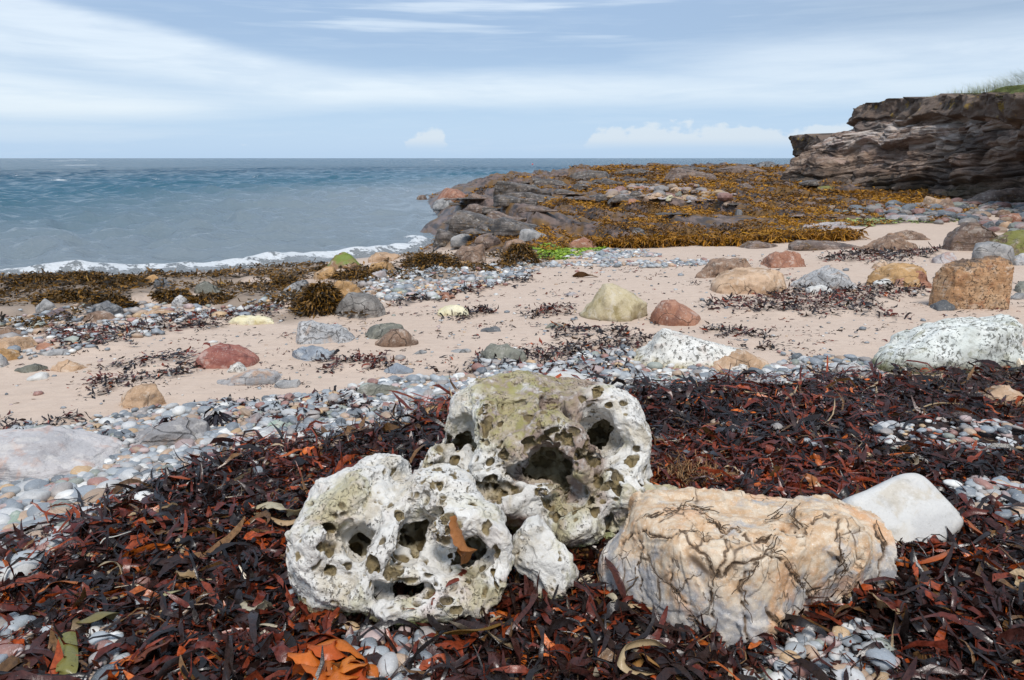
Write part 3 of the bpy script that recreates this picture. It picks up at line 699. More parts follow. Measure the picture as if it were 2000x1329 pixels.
def boulder(name, label, key, x0, x1, yb, tops, cat='boulder', e=2.3, q=4.0, dep=.8, cuts=6, nz=.12, fine=.045, res=None, seed=None, group=None, lean=0.0, Y=None, mat=None, skew=0.0, kind='thing', zb=None):
    """a stone fitted to its outline in the photograph: width x0..x1, foot yb, top profile; given its own depth and relief"""
    seed = int(x0 * 7 + yb * 3) % 9973 if seed is None else seed
    g = np.random.default_rng(seed)
    xm = (x0 + x1) / 2
    if Y is None: P = at(xm, yb)[0]; Yf = P[1]
    else: Yf = Y; P = np.array([0, Y, float(Hq(np.array([0.]), np.array([Y]))[0])])
    s0 = pxpm(Yf, P[2]); W = (x1 - x0) / s0; D = W * dep; Yc = Yf + D * .42
    s1 = pxpm(Yc, P[2])
    a = on_y(x0, yb, Yc); c = on_y(x1, yb, Yc); cx = (a[0] + c[0]) / 2; W = c[0] - a[0]
    gzc = float(Hq(np.array([cx]), np.array([Yc]))[0]) if zb is None else zb
    tp = sorted(tops); tx = np.array([(p[0] - xm) / ((x1 - x0) / 2) for p in tp])
    tz = np.array([max(on_y(p[0], p[1], Yc)[2] - gzc, .01) for p in tp])
    Hm = tz.max(); sink = max(.30 * Hm, .02)
    if res is None: res = int(np.clip((x1 - x0) * .5, 14, 100))
    nu = res; nth = max(int(res * 1.0), 14)
    u = -np.cos(np.linspace(0, math.pi, nu)); th = np.linspace(0, 2 * math.pi, nth, endpoint=False)
    U, TH = np.meshgrid(u, th, indexing='ij')
    Hu = np.interp(U, np.concatenate([[-1.02], tx, [1.02]]), np.concatenate([[tz[0] * .8], tz, [tz[-1] * .8]])) + sink
    Hu = Hu - sink
    k = np.clip(1 - np.abs(U) ** q, 0, 1) ** (1 / q)
    Du = D / 2 * np.clip(1 - np.abs(U) ** max(q * .7, 2), 0, 1) ** (1 / max(q * .7, 2)) * (1 + .12 * perlin(U * 1.5 + seed, TH * 0, TH * 0))
    ct, st = np.cos(TH), np.sin(TH)
    pc = np.sign(ct) * np.abs(ct) ** (2 / e); ps = np.sign(st) * np.abs(st) ** (2 / e)
    X = U * W / 2; Yl = pc * Du + ps * lean * Hm; Z = np.where(ps > 0, ps * (Hu * k), ps * sink * k)
    X = X + skew * Yl
    V = np.stack([X.ravel(), Yl.ravel(), Z.ravel()], 1)
    sc_ = max(W * .5, 1e-3)
    for _ in range(cuts):
        n = g.normal(size=3); n[2] = abs(n[2]) * .6; n /= np.linalg.norm(n)
        d = V @ n; off = d.max() * g.uniform(.60, .88); V = V - n * (np.maximum(d - off, 0) * .92)[:, None]
    F = grid_faces(nu, nth, True)
    N = normals(V, F)
    p = V / sc_ + seed * .37
    dsp = fbm(p[:, 0] * 1.1, p[:, 1] * 1.1, p[:, 2] * 1.4, 3) * nz * 1.5 + (ridged(p[:, 0] * 1.9, p[:, 1] * 1.9, p[:, 2] * 2.6, 4) - .7) * nz * .8 + fbm(p[:, 0] * 7, p[:, 1] * 7, p[:, 2] * 9, 3) * fine
    endf = np.clip((1 - np.abs(U.ravel())) * 6, .15, 1)
    V = V + N * (dsp * sc_ * endf)[:, None]
    o = mesh(name, V, F[:, ::-1], mat or RM[key]())
    o.location = (cx, Yc, gzc)
    tag(o, label, cat, group, kind)
    ROCKS.append((cx, Yc, W / 2, D / 2, Hm, label))
    return o
ROCKS = []
B = boulder
WRK = []   # spots where wrack lies over stones (x, y, z, rx, ry, h)

# ---------------------------------------------------------------- boulders of the near and middle beach
B('boulder', 'flat pale grey boulder with a pink flush at the left edge of the shingle', 'slabp', -90, 232, 940, [(-60, 858), (0, 853), (60, 850), (110, 856), (150, 868), (200, 880), (228, 900)], e=3.2, q=5, dep=.62, cuts=2, nz=.05)
B('boulder', 'low grey slab half buried in shingle, topped by a dark weed tuft', 'flatgrey', 250, 405, 882, [(270, 850), (320, 826), (370, 815), (400, 820)], e=2.6, dep=.9)
B('boulder', 'smooth bright white boulder resting just behind the honeycombed rock', 'slabw', 1036, 1168, 766, [(1045, 750), (1070, 732), (1100, 728), (1130, 731), (1155, 742)], dep=.6, cuts=1, nz=.05, fine=.0)
B('boulder', 'white peaked boulder with small dark pocks among black drift weed', 'white', 1232, 1478, 722, [(1245, 695), (1280, 655), (1312, 632), (1345, 640), (1380, 658), (1420, 664), (1450, 674), (1470, 694)], e=2.0, q=3, dep=.75, cuts=4, nz=.06)
B('boulder', 'low orange and white boulder leaning against the white peaked one', 'tan', 1350, 1502, 727, [(1370, 708), (1410, 688), (1445, 680), (1480, 700)], e=2.0, q=3, dep=.7, cuts=3)
B('boulder', 'long white boulder with dark mossy blotches at the right edge', 'wmoss', 1696, 2030, 728, [(1705, 690), (1760, 665), (1820, 635), (1880, 622), (1930, 616), (1965, 622), (2000, 650), (2020, 680)], e=2.8, q=5, dep=.5, cuts=4, nz=.07, fine=.05)
B('boulder', 'rounded tan cobble in dark weed below the long white boulder', 'tan', 1898, 2012, 792, [(1910, 768), (1945, 750), (1980, 760)], e=2.2, dep=.8, cat='cobble')
B('boulder', 'olive tan boulder rising to a blunt peak on bare sand', 'peak', 1131, 1277, 627, [(1138, 605), (1165, 572), (1178, 553), (1200, 556), (1230, 572), (1262, 590), (1274, 606)], e=1.9, q=3, dep=.85, cuts=5, nz=.05)
B('boulder', 'smooth red-brown boulder beside the olive peaked one', 'redbrown', 1270, 1378, 636, [(1275, 600), (1290, 586), (1315, 586), (1345, 603), (1370, 620)], e=2.2, q=3.4, dep=.75, cuts=2, nz=.04)
B('boulder', 'dark olive-grey stone half covered by black drift weed', 'olive', 929, 1030, 710, [(940, 690), (960, 672), (985, 672), (1010, 680)], e=2.0, dep=.8, cuts=4)
B('boulder', 'low brown boulder with a greenish top left of the red mound', 'brown', 1350, 1478, 543, [(1362, 525), (1385, 508), (1420, 505), (1465, 504)], e=2.4, dep=.8)
B('boulder', 'red-brown mound of a boulder with a speck of green weed', 'redbrown', 1476, 1577, 524, [(1490, 508), (1515, 491), (1545, 492), (1565, 506)], e=2.0, q=3, dep=.9)
B('boulder', 'blocky pale brown boulder standing between sand and dark weed', 'tan', 1389, 1538, 574, [(1395, 545), (1420, 533), (1460, 528), (1500, 524), (1528, 528)], e=3.0, q=5, dep=.7, cuts=5, nz=.07)
B('boulder', 'folded grey-tan boulder with two humps above flat white stone', 'lgrey', 1548, 1667, 565, [(1560, 553), (1590, 532), (1620, 518), (1640, 528), (1655, 548)], e=2.0, dep=.8, cuts=5, nz=.1)
B('boulder', 'flat white stone lying at the foot of the folded boulder', 'slabw', 1566, 1627, 574, [(1580, 560), (1605, 556), (1620, 562)], cat='stone', dep=.5, cuts=1)
B('boulder', 'rounded ochre boulder with white flecks left of the big orange one', 'ochre', 1683, 1800, 560, [(1695, 538), (1725, 522), (1770, 514), (1795, 520)], e=2.2, dep=.9)
B('boulder', 'dull red boulder wedged between ochre boulder and big orange one', 'redbrown', 1738, 1822, 562, [(1755, 545), (1790, 525), (1815, 526)], e=2.2, dep=.8)
B('boulder', 'small white stone at the edge of weed below the ochre boulder', 'slabw', 1706, 1742, 558, [(1715, 548), (1728, 543)], cat='stone', cuts=1)
B('boulder', 'big blocky orange boulder with blackened top and pitted sides', 'bigo', 1822, 1956, 604, [(1827, 520), (1840, 512), (1870, 506), (1900, 502), (1930, 497), (1950, 500)], e=3.6, q=6, dep=.55, cuts=3, nz=.13, fine=.07, res=110)
B('boulder', 'small dark blue-grey stone at the foot of the big orange boulder', 'dgrey', 1813, 1872, 607, [(1825, 594), (1843, 584), (1860, 595)], cat='stone', e=1.9, cuts=5)
B('boulder', 'pale speckled slab propped behind the big orange boulder', 'grey', 1892, 1970, 520, [(1900, 476), (1930, 472), (1962, 478)], e=4, q=6, dep=.6, cuts=2, nz=.03)
B('boulder', 'dark blocky bedded boulder at the back of the right-hand pile', 'strata2', 1850, 1945, 492, [(1855, 455), (1868, 434), (1900, 432), (1940, 440)], e=3.6, q=6, dep=.8, cuts=5, nz=.1)
B('boulder', 'large rounded boulder under green weed at the right edge', 'greenbr', 1935, 2090, 502, [(1950, 468), (1985, 452), (2020, 450), (2070, 470)], e=2.4, dep=.8)
B('boulder', 'dark wet stone lying on the bedded block in the right-hand pile', 'dgrey', 1915, 1952, 452, [(1925, 432), (1945, 431)], cat='stone')
B('boulder', 'brown pyramid boulder draped in yellow-brown weed on open sand', 'brown', 1682, 1787, 492, [(1700, 477), (1725, 463), (1745, 460), (1770, 472)], e=1.9, q=3, dep=.9, cuts=5)
B('boulder', 'long low brown boulder on the sand tongue by the reef', 'brown', 1712, 1832, 470, [(1735, 455), (1765, 447), (1800, 455), (1822, 462)], e=2.0, q=2.5, dep=.6)
B('boulder', 'small tan stone poking through sand before the weed heap', 'tan', 1703, 1738, 526, [(1712, 515), (1722, 505), (1732, 515)], cat='stone', e=1.8, cuts=4)
B('boulder', 'pinkish boulder buried behind the big orange one', 'pinkgrey', 1822, 1868, 515, [(1830, 500), (1850, 490)], e=2.2)
B('boulder', 'pale boulder with white crust on the far right of the pile', 'lgrey', 1972, 2050, 520, [(1980, 500), (2010, 490)], e=2.2)
B('boulder', 'round grey-green boulder beside the big orange block at the edge', 'olive', 1968, 2060, 574, [(1975, 558), (2000, 548), (2040, 552)], e=2.2)
B('boulder', 'small low grey stone in sand below the round grey-green boulder', 'grey', 1974, 2010, 586, [(1982, 574), (2000, 572)], cat='stone')
B('boulder', 'red half-buried boulder with a pale chipped left end', 'red', 382, 504, 719, [(388, 700), (400, 683), (430, 673), (465, 675), (495, 690)], e=2.2, q=4, dep=.75, cuts=3, nz=.05)
B('boulder', 'pale grey blocky boulder with a flat top and brown right shoulder', 'lgrey', 562, 694, 671, [(568, 645), (580, 630), (610, 628), (645, 634), (670, 636), (690, 655)], e=2.8, q=5, dep=.7, cuts=4)
B('boulder', 'low pale olive boulder behind the curved brown one', 'olive', 699, 792, 662, [(708, 648), (730, 638), (760, 632), (785, 636)], e=2.2, dep=.8)
B('boulder', 'curved brown stone with a hollow side sitting on sand', 'brown', 733, 818, 678, [(745, 660), (765, 645), (785, 641), (805, 655)], e=2.0, q=3, dep=.7, cuts=2)
B('boulder', 'dark boulder with a net of pale cracks at the wrack edge', 'cracked', 656, 753, 621, [(662, 590), (680, 573), (710, 574), (735, 578), (748, 592)], e=2.7, q=3.4, dep=.75, cuts=2, nz=.05)
B('boulder', 'tan boulder standing behind the dark cracked boulder', 'ochre', 622, 722, 604, [(635, 570), (660, 548), (685, 550), (710, 566)], e=2.1, dep=.8)
B('boulder', 'brown boulder with a bright green weed cap near the surf', 'greentop', 634, 712, 526, [(640, 500), (655, 488), (680, 490), (700, 508)], e=2.1, dep=.8)
B('boulder', 'pale cracked boulder beside the surf right of the green capped one', 'tan', 719, 792, 512, [(725, 500), (740, 493), (770, 498), (785, 500)], e=2.3, dep=.7)
B('boulder', 'yellow-brown boulder below the pale cracked one near the surf', 'ochre', 716, 782, 530, [(728, 514), (750, 511), (775, 518)], e=2.3, dep=.7)
B('boulder', 'small pinkish stone under the yellow-brown boulder', 'pinkgrey', 720, 756, 546, [(730, 532), (745, 527)], cat='stone')
B('boulder', 'large rounded brown boulder where the reef meets the beach', 'brown', 881, 975, 516, [(888, 490), (905, 480), (940, 479), (965, 486)], e=2.6, dep=.7)
B('boulder', 'ochre stone at the left foot of the large rounded boulder', 'ochre', 878, 916, 524, [(888, 510), (902, 507)], cat='stone')
B('boulder', 'flame-orange boulder under a wig of wrack near the surf', 'ochre', 604, 668, 545, [(615, 528), (640, 516), (660, 526)], e=2.2)
B('boulder', 'grey rounded stone leaning on a dark one above the sand', 'grey', 555, 600, 577, [(565, 558), (585, 548)], e=2.2)
B('boulder', 'dark slate stone behind the grey rounded one', 'dgrey', 566, 608, 565, [(578, 545), (592, 540), (602, 550)], e=2.2)
B('boulder', 'grey-brown pyramid stone on wrack-strewn sand', 'olive', 382, 433, 574, [(390, 555), (408, 549), (425, 562)], e=2.0, cuts=4)
B('boulder', 'dark grey wedge stone among wrack near the water', 'dgrey', 292, 347, 562, [(300, 548), (320, 543), (338, 553)], e=2.0, cuts=4)
B('boulder', 'round orange stone peeping from the wrack', 'ochre', 286, 310, 552, [(292, 540), (300, 536)], cat='stone')
B('boulder', 'pointed grey stone with sharp facets in the wrack bed', 'grey', 69, 111, 611, [(76, 594), (87, 580), (100, 590)], e=1.8, q=3, cuts=7)
B('boulder', 'purple-grey rounded stone right of the pointed one', 'purple', 94, 140, 625, [(102, 608), (120, 600), (132, 608)], e=2.2)
B('boulder', 'jagged dark blue stone on a wrack-covered mound', 'dgrey', 180, 245, 618, [(190, 596), (210, 589), (235, 602)], e=2.2, cuts=6, nz=.14)
B('boulder', 'low brown and pink stone in front of the jagged dark one', 'brown', 166, 232, 630, [(180, 612), (205, 606), (225, 616)], e=2.2)
B('boulder', 'pale orange-brown stone at the edge of the left shingle', 'tan', 280, 348, 617, [(290, 605), (310, 601), (335, 609)], e=2.0)
B('boulder', 'pale upright stone half hidden by golden wrack', 'lgrey', 336, 372, 600, [(340, 586), (352, 576), (362, 580)], e=2.2, cat='stone')
B('boulder', 'long orange-tan boulder with cream patches on the far left', 'tan', -40, 82, 690, [(-20, 668), (20, 660), (60, 664), (76, 676)], e=2.4)
B('boulder', 'rounded ochre boulder in front of the long orange-tan one', 'ochre', -30, 46, 708, [(-10, 684), (15, 676), (35, 688)], e=2.3)
B('boulder', 'upright pale grey stone cut off by the left edge', 'lgrey', -40, 13, 720, [(-20, 680), (0, 678), (8, 690)], e=2.5)
B('boulder', 'brown humped stone above the orange-tan boulders', 'brown', -20, 50, 664, [(0, 645), (18, 640), (38, 648)], e=2.1)
B('boulder', 'reddish low stone right of the orange-tan boulder', 'redbrown', 66, 104, 684, [(76, 672), (90, 668)], cat='stone')
B('boulder', 'flat grey slab below the small shingle patch', 'grey', 72, 142, 695, [(85, 685), (110, 682), (130, 686)], cat='stone', dep=.5)
B('boulder', 'flat grey-green stone tapering left on the sand', 'olive', 18, 92, 729, [(40, 720), (62, 712), (82, 716)], e=2.0, dep=.6)
B('boulder', 'low tan mound of a stone on the left sand', 'tan', 96, 177, 727, [(112, 712), (135, 703), (158, 712)], e=2.0, dep=.7)
B('boulder', 'small white stone in the sand below the tan mound', 'slabw', 56, 100, 744, [(66, 732), (80, 728)], cat='stone')
B('boulder', 'tan and grey boulder sunk in sand above the shingle', 'tan', 218, 352, 798, [(240, 775), (275, 757), (315, 749), (340, 758)], e=2.1, q=2.8, dep=.6)
B('boulder', 'thin cream-yellow slab on edge in sand', 'yellow', 446, 546, 634, [(455, 622), (490, 617), (530, 622)], e=2.4, dep=.3, cuts=1)
B('boulder', 'small blue-grey stone with dark patches beside the yellow streak', 'blue', 566, 648, 705, [(580, 686), (605, 677), (630, 683)], e=2.2, cuts=5)
B('boulder', 'rounded white stone behind the flat grey ones', 'pale', 438, 488, 728, [(448, 714), (465, 707), (480, 714)], cat='stone')
B('boulder', 'long low grey stone with orange bands on sand', 'flatgrey', 428, 570, 752, [(445, 738), (490, 722), (530, 718), (558, 726)], e=2.0, dep=.6, cuts=5, nz=.09)
B('boulder', 'small broken grey stone below the long low one', 'grey', 538, 596, 758, [(550, 744), (575, 740)], cat='stone', cuts=5)
B('boulder', 'blue-grey cone of a stone standing in sand', 'blue', 748, 808, 732, [(762, 718), (774, 707), (790, 716)], e=1.9, q=3, cuts=3, cat='stone')
B('boulder', 'white rounded stone with a yellow tinge half sunk in sand', 'yellow', 855, 918, 616, [(868, 602), (890, 594), (908, 600)], e=2.2, cuts=1)
B('boulder', 'brown loaf-shaped stone at the end of the shingle patch', 'redbrown', 848, 892, 585, [(855, 575), (870, 571), (885, 576)], cat='stone')
B('boulder', 'dark grey flat stone alone on the sand', 'dgrey', 938, 984, 649, [(950, 641), (968, 638)], cat='stone', dep=.5)
B('boulder', 'low grey streaked stone alone in the middle of the sand', 'grey', 880, 922, 690, [(890, 684), (908, 682)], cat='stone', dep=.6)
B('boulder', 'tiny grey stone flush with the sand below the streaked one', 'grey', 806, 834, 692, [(812, 687), (825, 684)], cat='stone')
B('boulder', 'small rounded stone on sand left of the peaked boulder', 'pinkgrey', 1098, 1128, 578, [(1106, 573), (1118, 571)], cat='stone')
B('boulder', 'low olive stone in sand near the peaked boulder', 'olive', 1058, 1106, 640, [(1070, 634), (1085, 631)], cat='stone', dep=.5)
B('boulder', 'smooth sea-green stone set in the shingle', 'seag', 508, 580, 846, [(520, 828), (545, 820), (568, 830)], cat='cobble', e=2.0, dep=.7)
B('boulder', 'pink and white stone above the sea-green one', 'pinkgrey', 470, 532, 834, [(482, 820), (505, 808), (522, 812)], cat='cobble', dep=.8)
B('boulder', 'flat dark green-grey slab with a crusty white stone on it', 'olive', 666, 786, 778, [(690, 764), (725, 755), (765, 754)], e=2.4, dep=.45)
B('boulder', 'mustard yellow flat cobble in shingle beside the honeycombed rock', 'ochre', 816, 886, 816, [(825, 800), (850, 793), (875, 796)], cat='cobble', e=2.4, cuts=1, nz=.03)
B('boulder', 'grey stone at the top edge of the shingle by the white boulder', 'grey', 918, 968, 768, [(928, 757), (945, 752)], cat='cobble')
B('boulder', 'rough white stone at the shingle edge, right of the orange boulder', 'pale', 1418, 1470, 732, [(1428, 718), (1448, 712)], cat='cobble')
B('boulder', 'pale blue rounded cobble below the long white boulder', 'lgrey', 1620, 1702, 738, [(1640, 718), (1665, 710), (1690, 720)], cat='cobble', dep=.7)
B('boulder', 'flat blue-grey slab lying in the pebbly gap on the right', 'blue', 1786, 1866, 880, [(1800, 868), (1830, 862), (1855, 866)], cat='cobble', dep=.5)
B('boulder', 'flat pale blue slab at the right of the pebbly gap', 'blue', 1880, 1962, 882, [(1895, 868), (1930, 864), (1955, 870)], cat='cobble', dep=.5)

# right-hand stones under the cliff and on the reef: many small ones, each its own thing
far = [  # x0, x1, yb, ytop, key, words
 (1795, 1842, 404, 383, 'tan', 'tan block under the cliff, left of the brown one'), (1792, 1832, 410, 398, 'brown', 'brown low stone below the tan block'),
 (1828, 1876, 412, 385, 'brown', 'broad brown boulder near the cliff foot'), (1866, 1898, 412, 398, 'dgrey', 'small blue-black stone right of the broad brown boulder'),
 (1894, 1904, 410, 396, 'dgrey', 'narrow upright blue-grey stone'), (1908, 1938, 408, 398, 'olive', 'pale olive stone under the cliff'),
 (1930, 1950, 412, 394, 'strata2', 'dark wedge stone leaning under the cliff'), (1944, 1975, 424, 405, 'brown', 'low brown stone amid the cliff rubble'),
 (1953, 1995, 436, 415, 'redbrown', 'bright orange-red stone in the cliff rubble'), (1966, 2002, 404, 394, 'dgrey', 'dark flat stone at the right edge'),
 (1952, 1978, 445, 430, 'tan', 'yellow-brown stone above the pile'), (1978, 2010, 444, 434, 'dgrey', 'black stone under the orange-red one'),
 (1985, 2030, 452, 440, 'brown', 'brown rounded stone above the mossy boulder'), (1904, 1928, 418, 408, 'pinkgrey', 'pinkish flat stone in the rubble'),
 (1990, 2030, 420, 408, 'tan', 'orange stone at the frame edge'), (1700, 1720, 412, 402, 'redbrown', 'small red stone on the reef edge'),
 (1733, 1752, 408, 400, 'brown', 'small brown stone on the weedy reef'), (1420, 1455, 408, 396, 'strata', 'flat dark slab perched on the weed'),
 (1434, 1450, 420, 407, 'dgrey', 'glossy black stone below the perched slab'), (1428, 1475, 368, 358, 'strata2', 'pink-brown stone among golden weed'),
 (1210, 1236, 386, 376, 'brown', 'brown stone at the left of the stone field'), (1225, 1256, 388, 372, 'strata', 'dark cube-like stone in the stone field'),
 (1250, 1268, 398, 380, 'brown', 'tall brown stone in the stone field'), (1222, 1246, 398, 386, 'redbrown', 'reddish stone in front of the dark cube'),
 (1255, 1300, 398, 384, 'tan', 'long tan block in the stone field'), (1284, 1322, 397, 384, 'pinkgrey', 'pink-grey block right of the long tan one'),
 (1268, 1294, 386, 376, 'tan', 'small tan stone on the long block'), (1316, 1340, 388, 372, 'olive', 'olive wedge in the stone field'),
 (1306, 1336, 376, 365, 'tan', 'sunlit cream stone at the top of the stone field'), (1330, 1344, 372, 362, 'brown', 'small pointed brown stone'),
 (1333, 1362, 394, 382, 'pinkgrey', 'pale rounded stone at the field edge'), (1356, 1378, 402, 388, 'brown', 'brown round stone right in the field'),
 (1340, 1352, 400, 391, 'lgrey', 'small light grey stone'), (1378, 1402, 400, 390, 'pinkgrey', 'flat pinkish stone by the golden weed'),
 (1162, 1176, 362, 352, 'tan', 'pale cream upright stone on the dark reef'), (1234, 1262, 372, 362, 'redbrown', 'dusty red stone at the back of the field'),
 (1198, 1212, 384, 372, 'grey', 'small grey stone at the left end'), (1262, 1284, 374, 364, 'pinkgrey', 'dull pink stone at the back'),
 (1283, 1304, 376, 367, 'brown', 'brown low stone at the back'), (1240, 1252, 384, 376, 'lgrey', 'tiny pale stone'),
 (1180, 1200, 378, 370, 'redbrown', 'rusty small stone beside the dark beds'), (1300, 1318, 392, 380, 'yellow', 'cream stone between tan blocks'),
 (1346, 1362, 382, 370, 'strata2', 'dark brown stone near the pointed one'), (1500, 1530, 392, 384, 'strata2', 'brown stone in the weed below the stack'),
]
for (x0, x1, yb, yt, key, wd) in far:
    xm = (x0 + x1) / 2; g = np.random.default_rng(x0 * 3 + yb)
    j = g.uniform(-.2, .2)
    B('boulder', wd if len(wd.split()) >= 4 else wd + ' on the reef', key, x0, x1, yb + 1, [(x0 + (x1 - x0) * .2, yb - (yb - yt) * .75), (xm + j * (x1 - x0), yt), (x0 + (x1 - x0) * .85, yb - (yb - yt) * .7)],
      e=2.4, q=3.5, dep=.9, cuts=6, nz=.09, res=16, cat='stone', group='stones scattered on the reef and under the cliff')
# slabs and ledges of the reef: dark tilted beds, each a thing
slabs = [  # x0, x1, yb, tops, key, label
 (832, 930, 472, [(838, 452), (860, 448), (895, 458), (920, 464)], 'strata', 'dark low ledge running into the sea at the reef tip'),
 (868, 1000, 450, [(872, 414), (900, 410), (940, 420), (985, 440)], 'strata', 'grey-black tilted bed where waves break on the reef'),
 (930, 1075, 462, [(940, 432), (980, 425), (1030, 440), (1068, 452)], 'strata', 'dark sloping bed behind the weedy ledge'),
 (848, 885, 408, [(851, 392), (865, 387), (880, 390)], 'grey', 'pale grey block beneath the orange boulder'),
 (852, 912, 395, [(856, 376), (870, 367), (890, 370), (908, 382)], 'redbrown', 'rusty orange boulder at the seaward point of the reef'),
 (815, 834, 392, [(820, 381), (830, 381)], 'strata2', 'small dark rock standing alone in the sea'),
 (948, 1080, 378, [(952, 355), (985, 354), (1030, 362), (1070, 370)], 'strata', 'long black bed with an undercut seaward nose'),
 (980, 1130, 398, [(985, 378), (1020, 375), (1070, 384), (1120, 392)], 'strata', 'dark broken bed in the middle of the reef'),
 (1044, 1110, 362, [(1046, 350), (1070, 349), (1100, 354)], 'strata', 'low black ledge with water behind it'),
 (1104, 1210, 352, [(1108, 343), (1130, 335), (1160, 333), (1200, 340)], 'strata', 'dark ridge on the far skyline of the reef'),
 (1190, 1290, 346, [(1200, 338), (1230, 331), (1280, 334)], 'strata', 'black hummock on the reef skyline'),
 (1280, 1400, 352, [(1285, 334), (1310, 328), (1350, 332), (1395, 342)], 'strata2', 'brown sloping bed on the skyline below the spray'),
 (1310, 1390, 334, [(1318, 328), (1340, 325), (1380, 328)], 'strata', 'thin dark ledge at the outer edge of the reef'),
 (1388, 1500, 340, [(1392, 328), (1415, 320), (1450, 322), (1490, 330)], 'strata2', 'banded mound at the far end of the reef'),
 (1475, 1525, 329, [(1480, 318), (1500, 315), (1518, 318)], 'dgrey', 'black sea rock just left of the stack'),
 (1006, 1066, 470, [(1010, 450), (1035, 446), (1060, 458)], 'grey', 'grey flat-topped block low on the front of the reef'),
 (930, 980, 484, [(935, 460), (955, 456), (975, 470)], 'strata2', 'brown cracked slab near the large rounded boulder'),
 (880, 935, 484, [(885, 462), (905, 455), (930, 468)], 'grey', 'pale grey ledge washed by the shallows'),
 (978, 1040, 488, [(985, 472), (1010, 466), (1035, 478)], 'brown', 'low brown shelf in front of the reef'),
 (1110, 1180, 487, [(1118, 470), (1140, 464), (1170, 474)], 'redbrown', 'pink sandstone knob under hanging weed'),
 (1228, 1262, 460, [(1232, 448), (1245, 445), (1258, 450)], 'strata', 'dark notch of rock in the wall of weed'),
 (1470, 1620, 392, [(1480, 382), (1530, 386), (1600, 388)], 'strata2', 'pinkish bed crossing the golden weed'),
 (1430, 1520, 486, [(1440, 474), (1480, 472), (1512, 478)], 'strata2', 'long brown ledge showing at the front of the weed'),
 (1540, 1690, 488, [(1548, 470), (1600, 472), (1680, 482)], 'strata2', 'low wet bed tapering into the sand'),
 (1380, 1500, 478, [(1390, 462), (1440, 462), (1490, 470)], 'strata', 'dark low bed before the tide pool'),
 (1540, 1650, 424, [(1550, 418), (1600, 416), (1640, 419)], 'strata2', 'thin brown bed in mid reef below the cliff'),
 (1280, 1350, 424, [(1288, 418), (1320, 417), (1345, 420)], 'strata', 'thin dark outcrop in the golden weed'),
 (1560, 1720, 446, [(1570, 440), (1640, 437), (1710, 441)], 'pinkgrey', 'pale flat bed streaked with green weed'),
 (1730, 1860, 432, [(1740, 424), (1800, 422), (1850, 426)], 'pinkgrey', 'low pale bed under the cliff rubble'),
 (1590, 1640, 374, [(1595, 366), (1615, 363), (1635, 367)], 'greenbr', 'green-brown rock at the left foot of the cliff'),
 (1560, 1620, 370, [(1565, 356), (1590, 350), (1615, 358)], 'strata', 'black rock between the stack and the cliff'),
 (1880, 2080, 402, [(1890, 385), (1930, 372), (2000, 365), (2060, 370)], 'strata2', 'brown bedded apron at the foot of the cliff'),
]
for (x0, x1, yb, tp_, key, lab) in slabs:
    B('rock_ledge', lab, key, x0, x1, yb, tp_, e=3.4, q=6, dep=.55 if x1 - x0 > 60 else .9, cuts=5, nz=.05, fine=.03, cat='rock', skew=.25, res=int(np.clip((x1 - x0) * .5, 20, 70)),
      group='dark rock beds of the reef')
gb = np.random.default_rng(44)
for i_ in range(46):
    f_ = gb.random(); xm = 860 + 420 * gb.random(); yb = 352 + (xm < 1010) * gb.uniform(30, 110) + (xm >= 1010) * gb.uniform(0, 95) * (1 if xm < 1130 else .5)
    wd_ = (30 + 55 * gb.random()) * (yb - 300) / 90; wd_ = min(wd_, 95); hh = wd_ * gb.uniform(.12, .24)
    if xm - wd_ / 2 < 865 + (yb - 400) * -.1: continue
    lab = ('black' if i_ % 3 == 0 else 'brown' if i_ % 3 == 1 else 'grey-black') + (' tilted rock bed near the reef tip' if xm < 960 else ' tilted rock bed in the dark middle of the reef' if xm < 1120 else ' low rock bed near the stone field')
    B('rock_ledge', lab, ('strata', 'strata2', 'strata')[i_ % 3], xm - wd_ / 2, xm + wd_ / 2, yb, [(xm - wd_ * .44, yb - hh), (xm - wd_ * .2, yb - hh * gb.uniform(.9, 1.1)), (xm + wd_ * .25, yb - hh * .5)],
      e=4.0, q=7, dep=.6, cuts=5, nz=.06, fine=.05, cat='rock', skew=.3, res=26, group='dark rock beds of the reef', seed=i_ + 900)
B('cobble', 'white rounded cobble on weed behind the honeycombed rock', 'slabw', 1184, 1223, 768, [(1190, 748), (1203, 742), (1216, 750)], cat='cobble', cuts=0, nz=.03)
B('cobble', 'bright white dome-shaped cobble in the pebbly gap on the right', 'slabw', 1716, 1766, 880, [(1722, 862), (1742, 850), (1758, 862)], cat='cobble', cuts=0, nz=.03)
B('cobble', 'pale blue-white cobble in weed right of the big white slab', 'lgrey', 1898, 1960, 1008, [(1905, 985), (1930, 974), (1952, 984)], cat='cobble', cuts=1, nz=.04)
B('cobble', 'white stone wedge above the fractured orange block', 'slabw', 1673, 1716, 918, [(1680, 905), (1695, 900), (1708, 908)], cat='cobble', cuts=2)
B('cobble', 'orange-tan cobble tucked under the front honeycombed rock', 'tan', 908, 962, 1224, [(915, 1205), (935, 1195), (955, 1202)], cat='cobble', cuts=1, nz=.03)
B('cobble', 'rough grey stone under the edge of the front honeycombed rock', 'grey', 698, 732, 1222, [(705, 1202), (718, 1198), (728, 1204)], cat='cobble', cuts=4)
print('boulders', time.time() - T0)

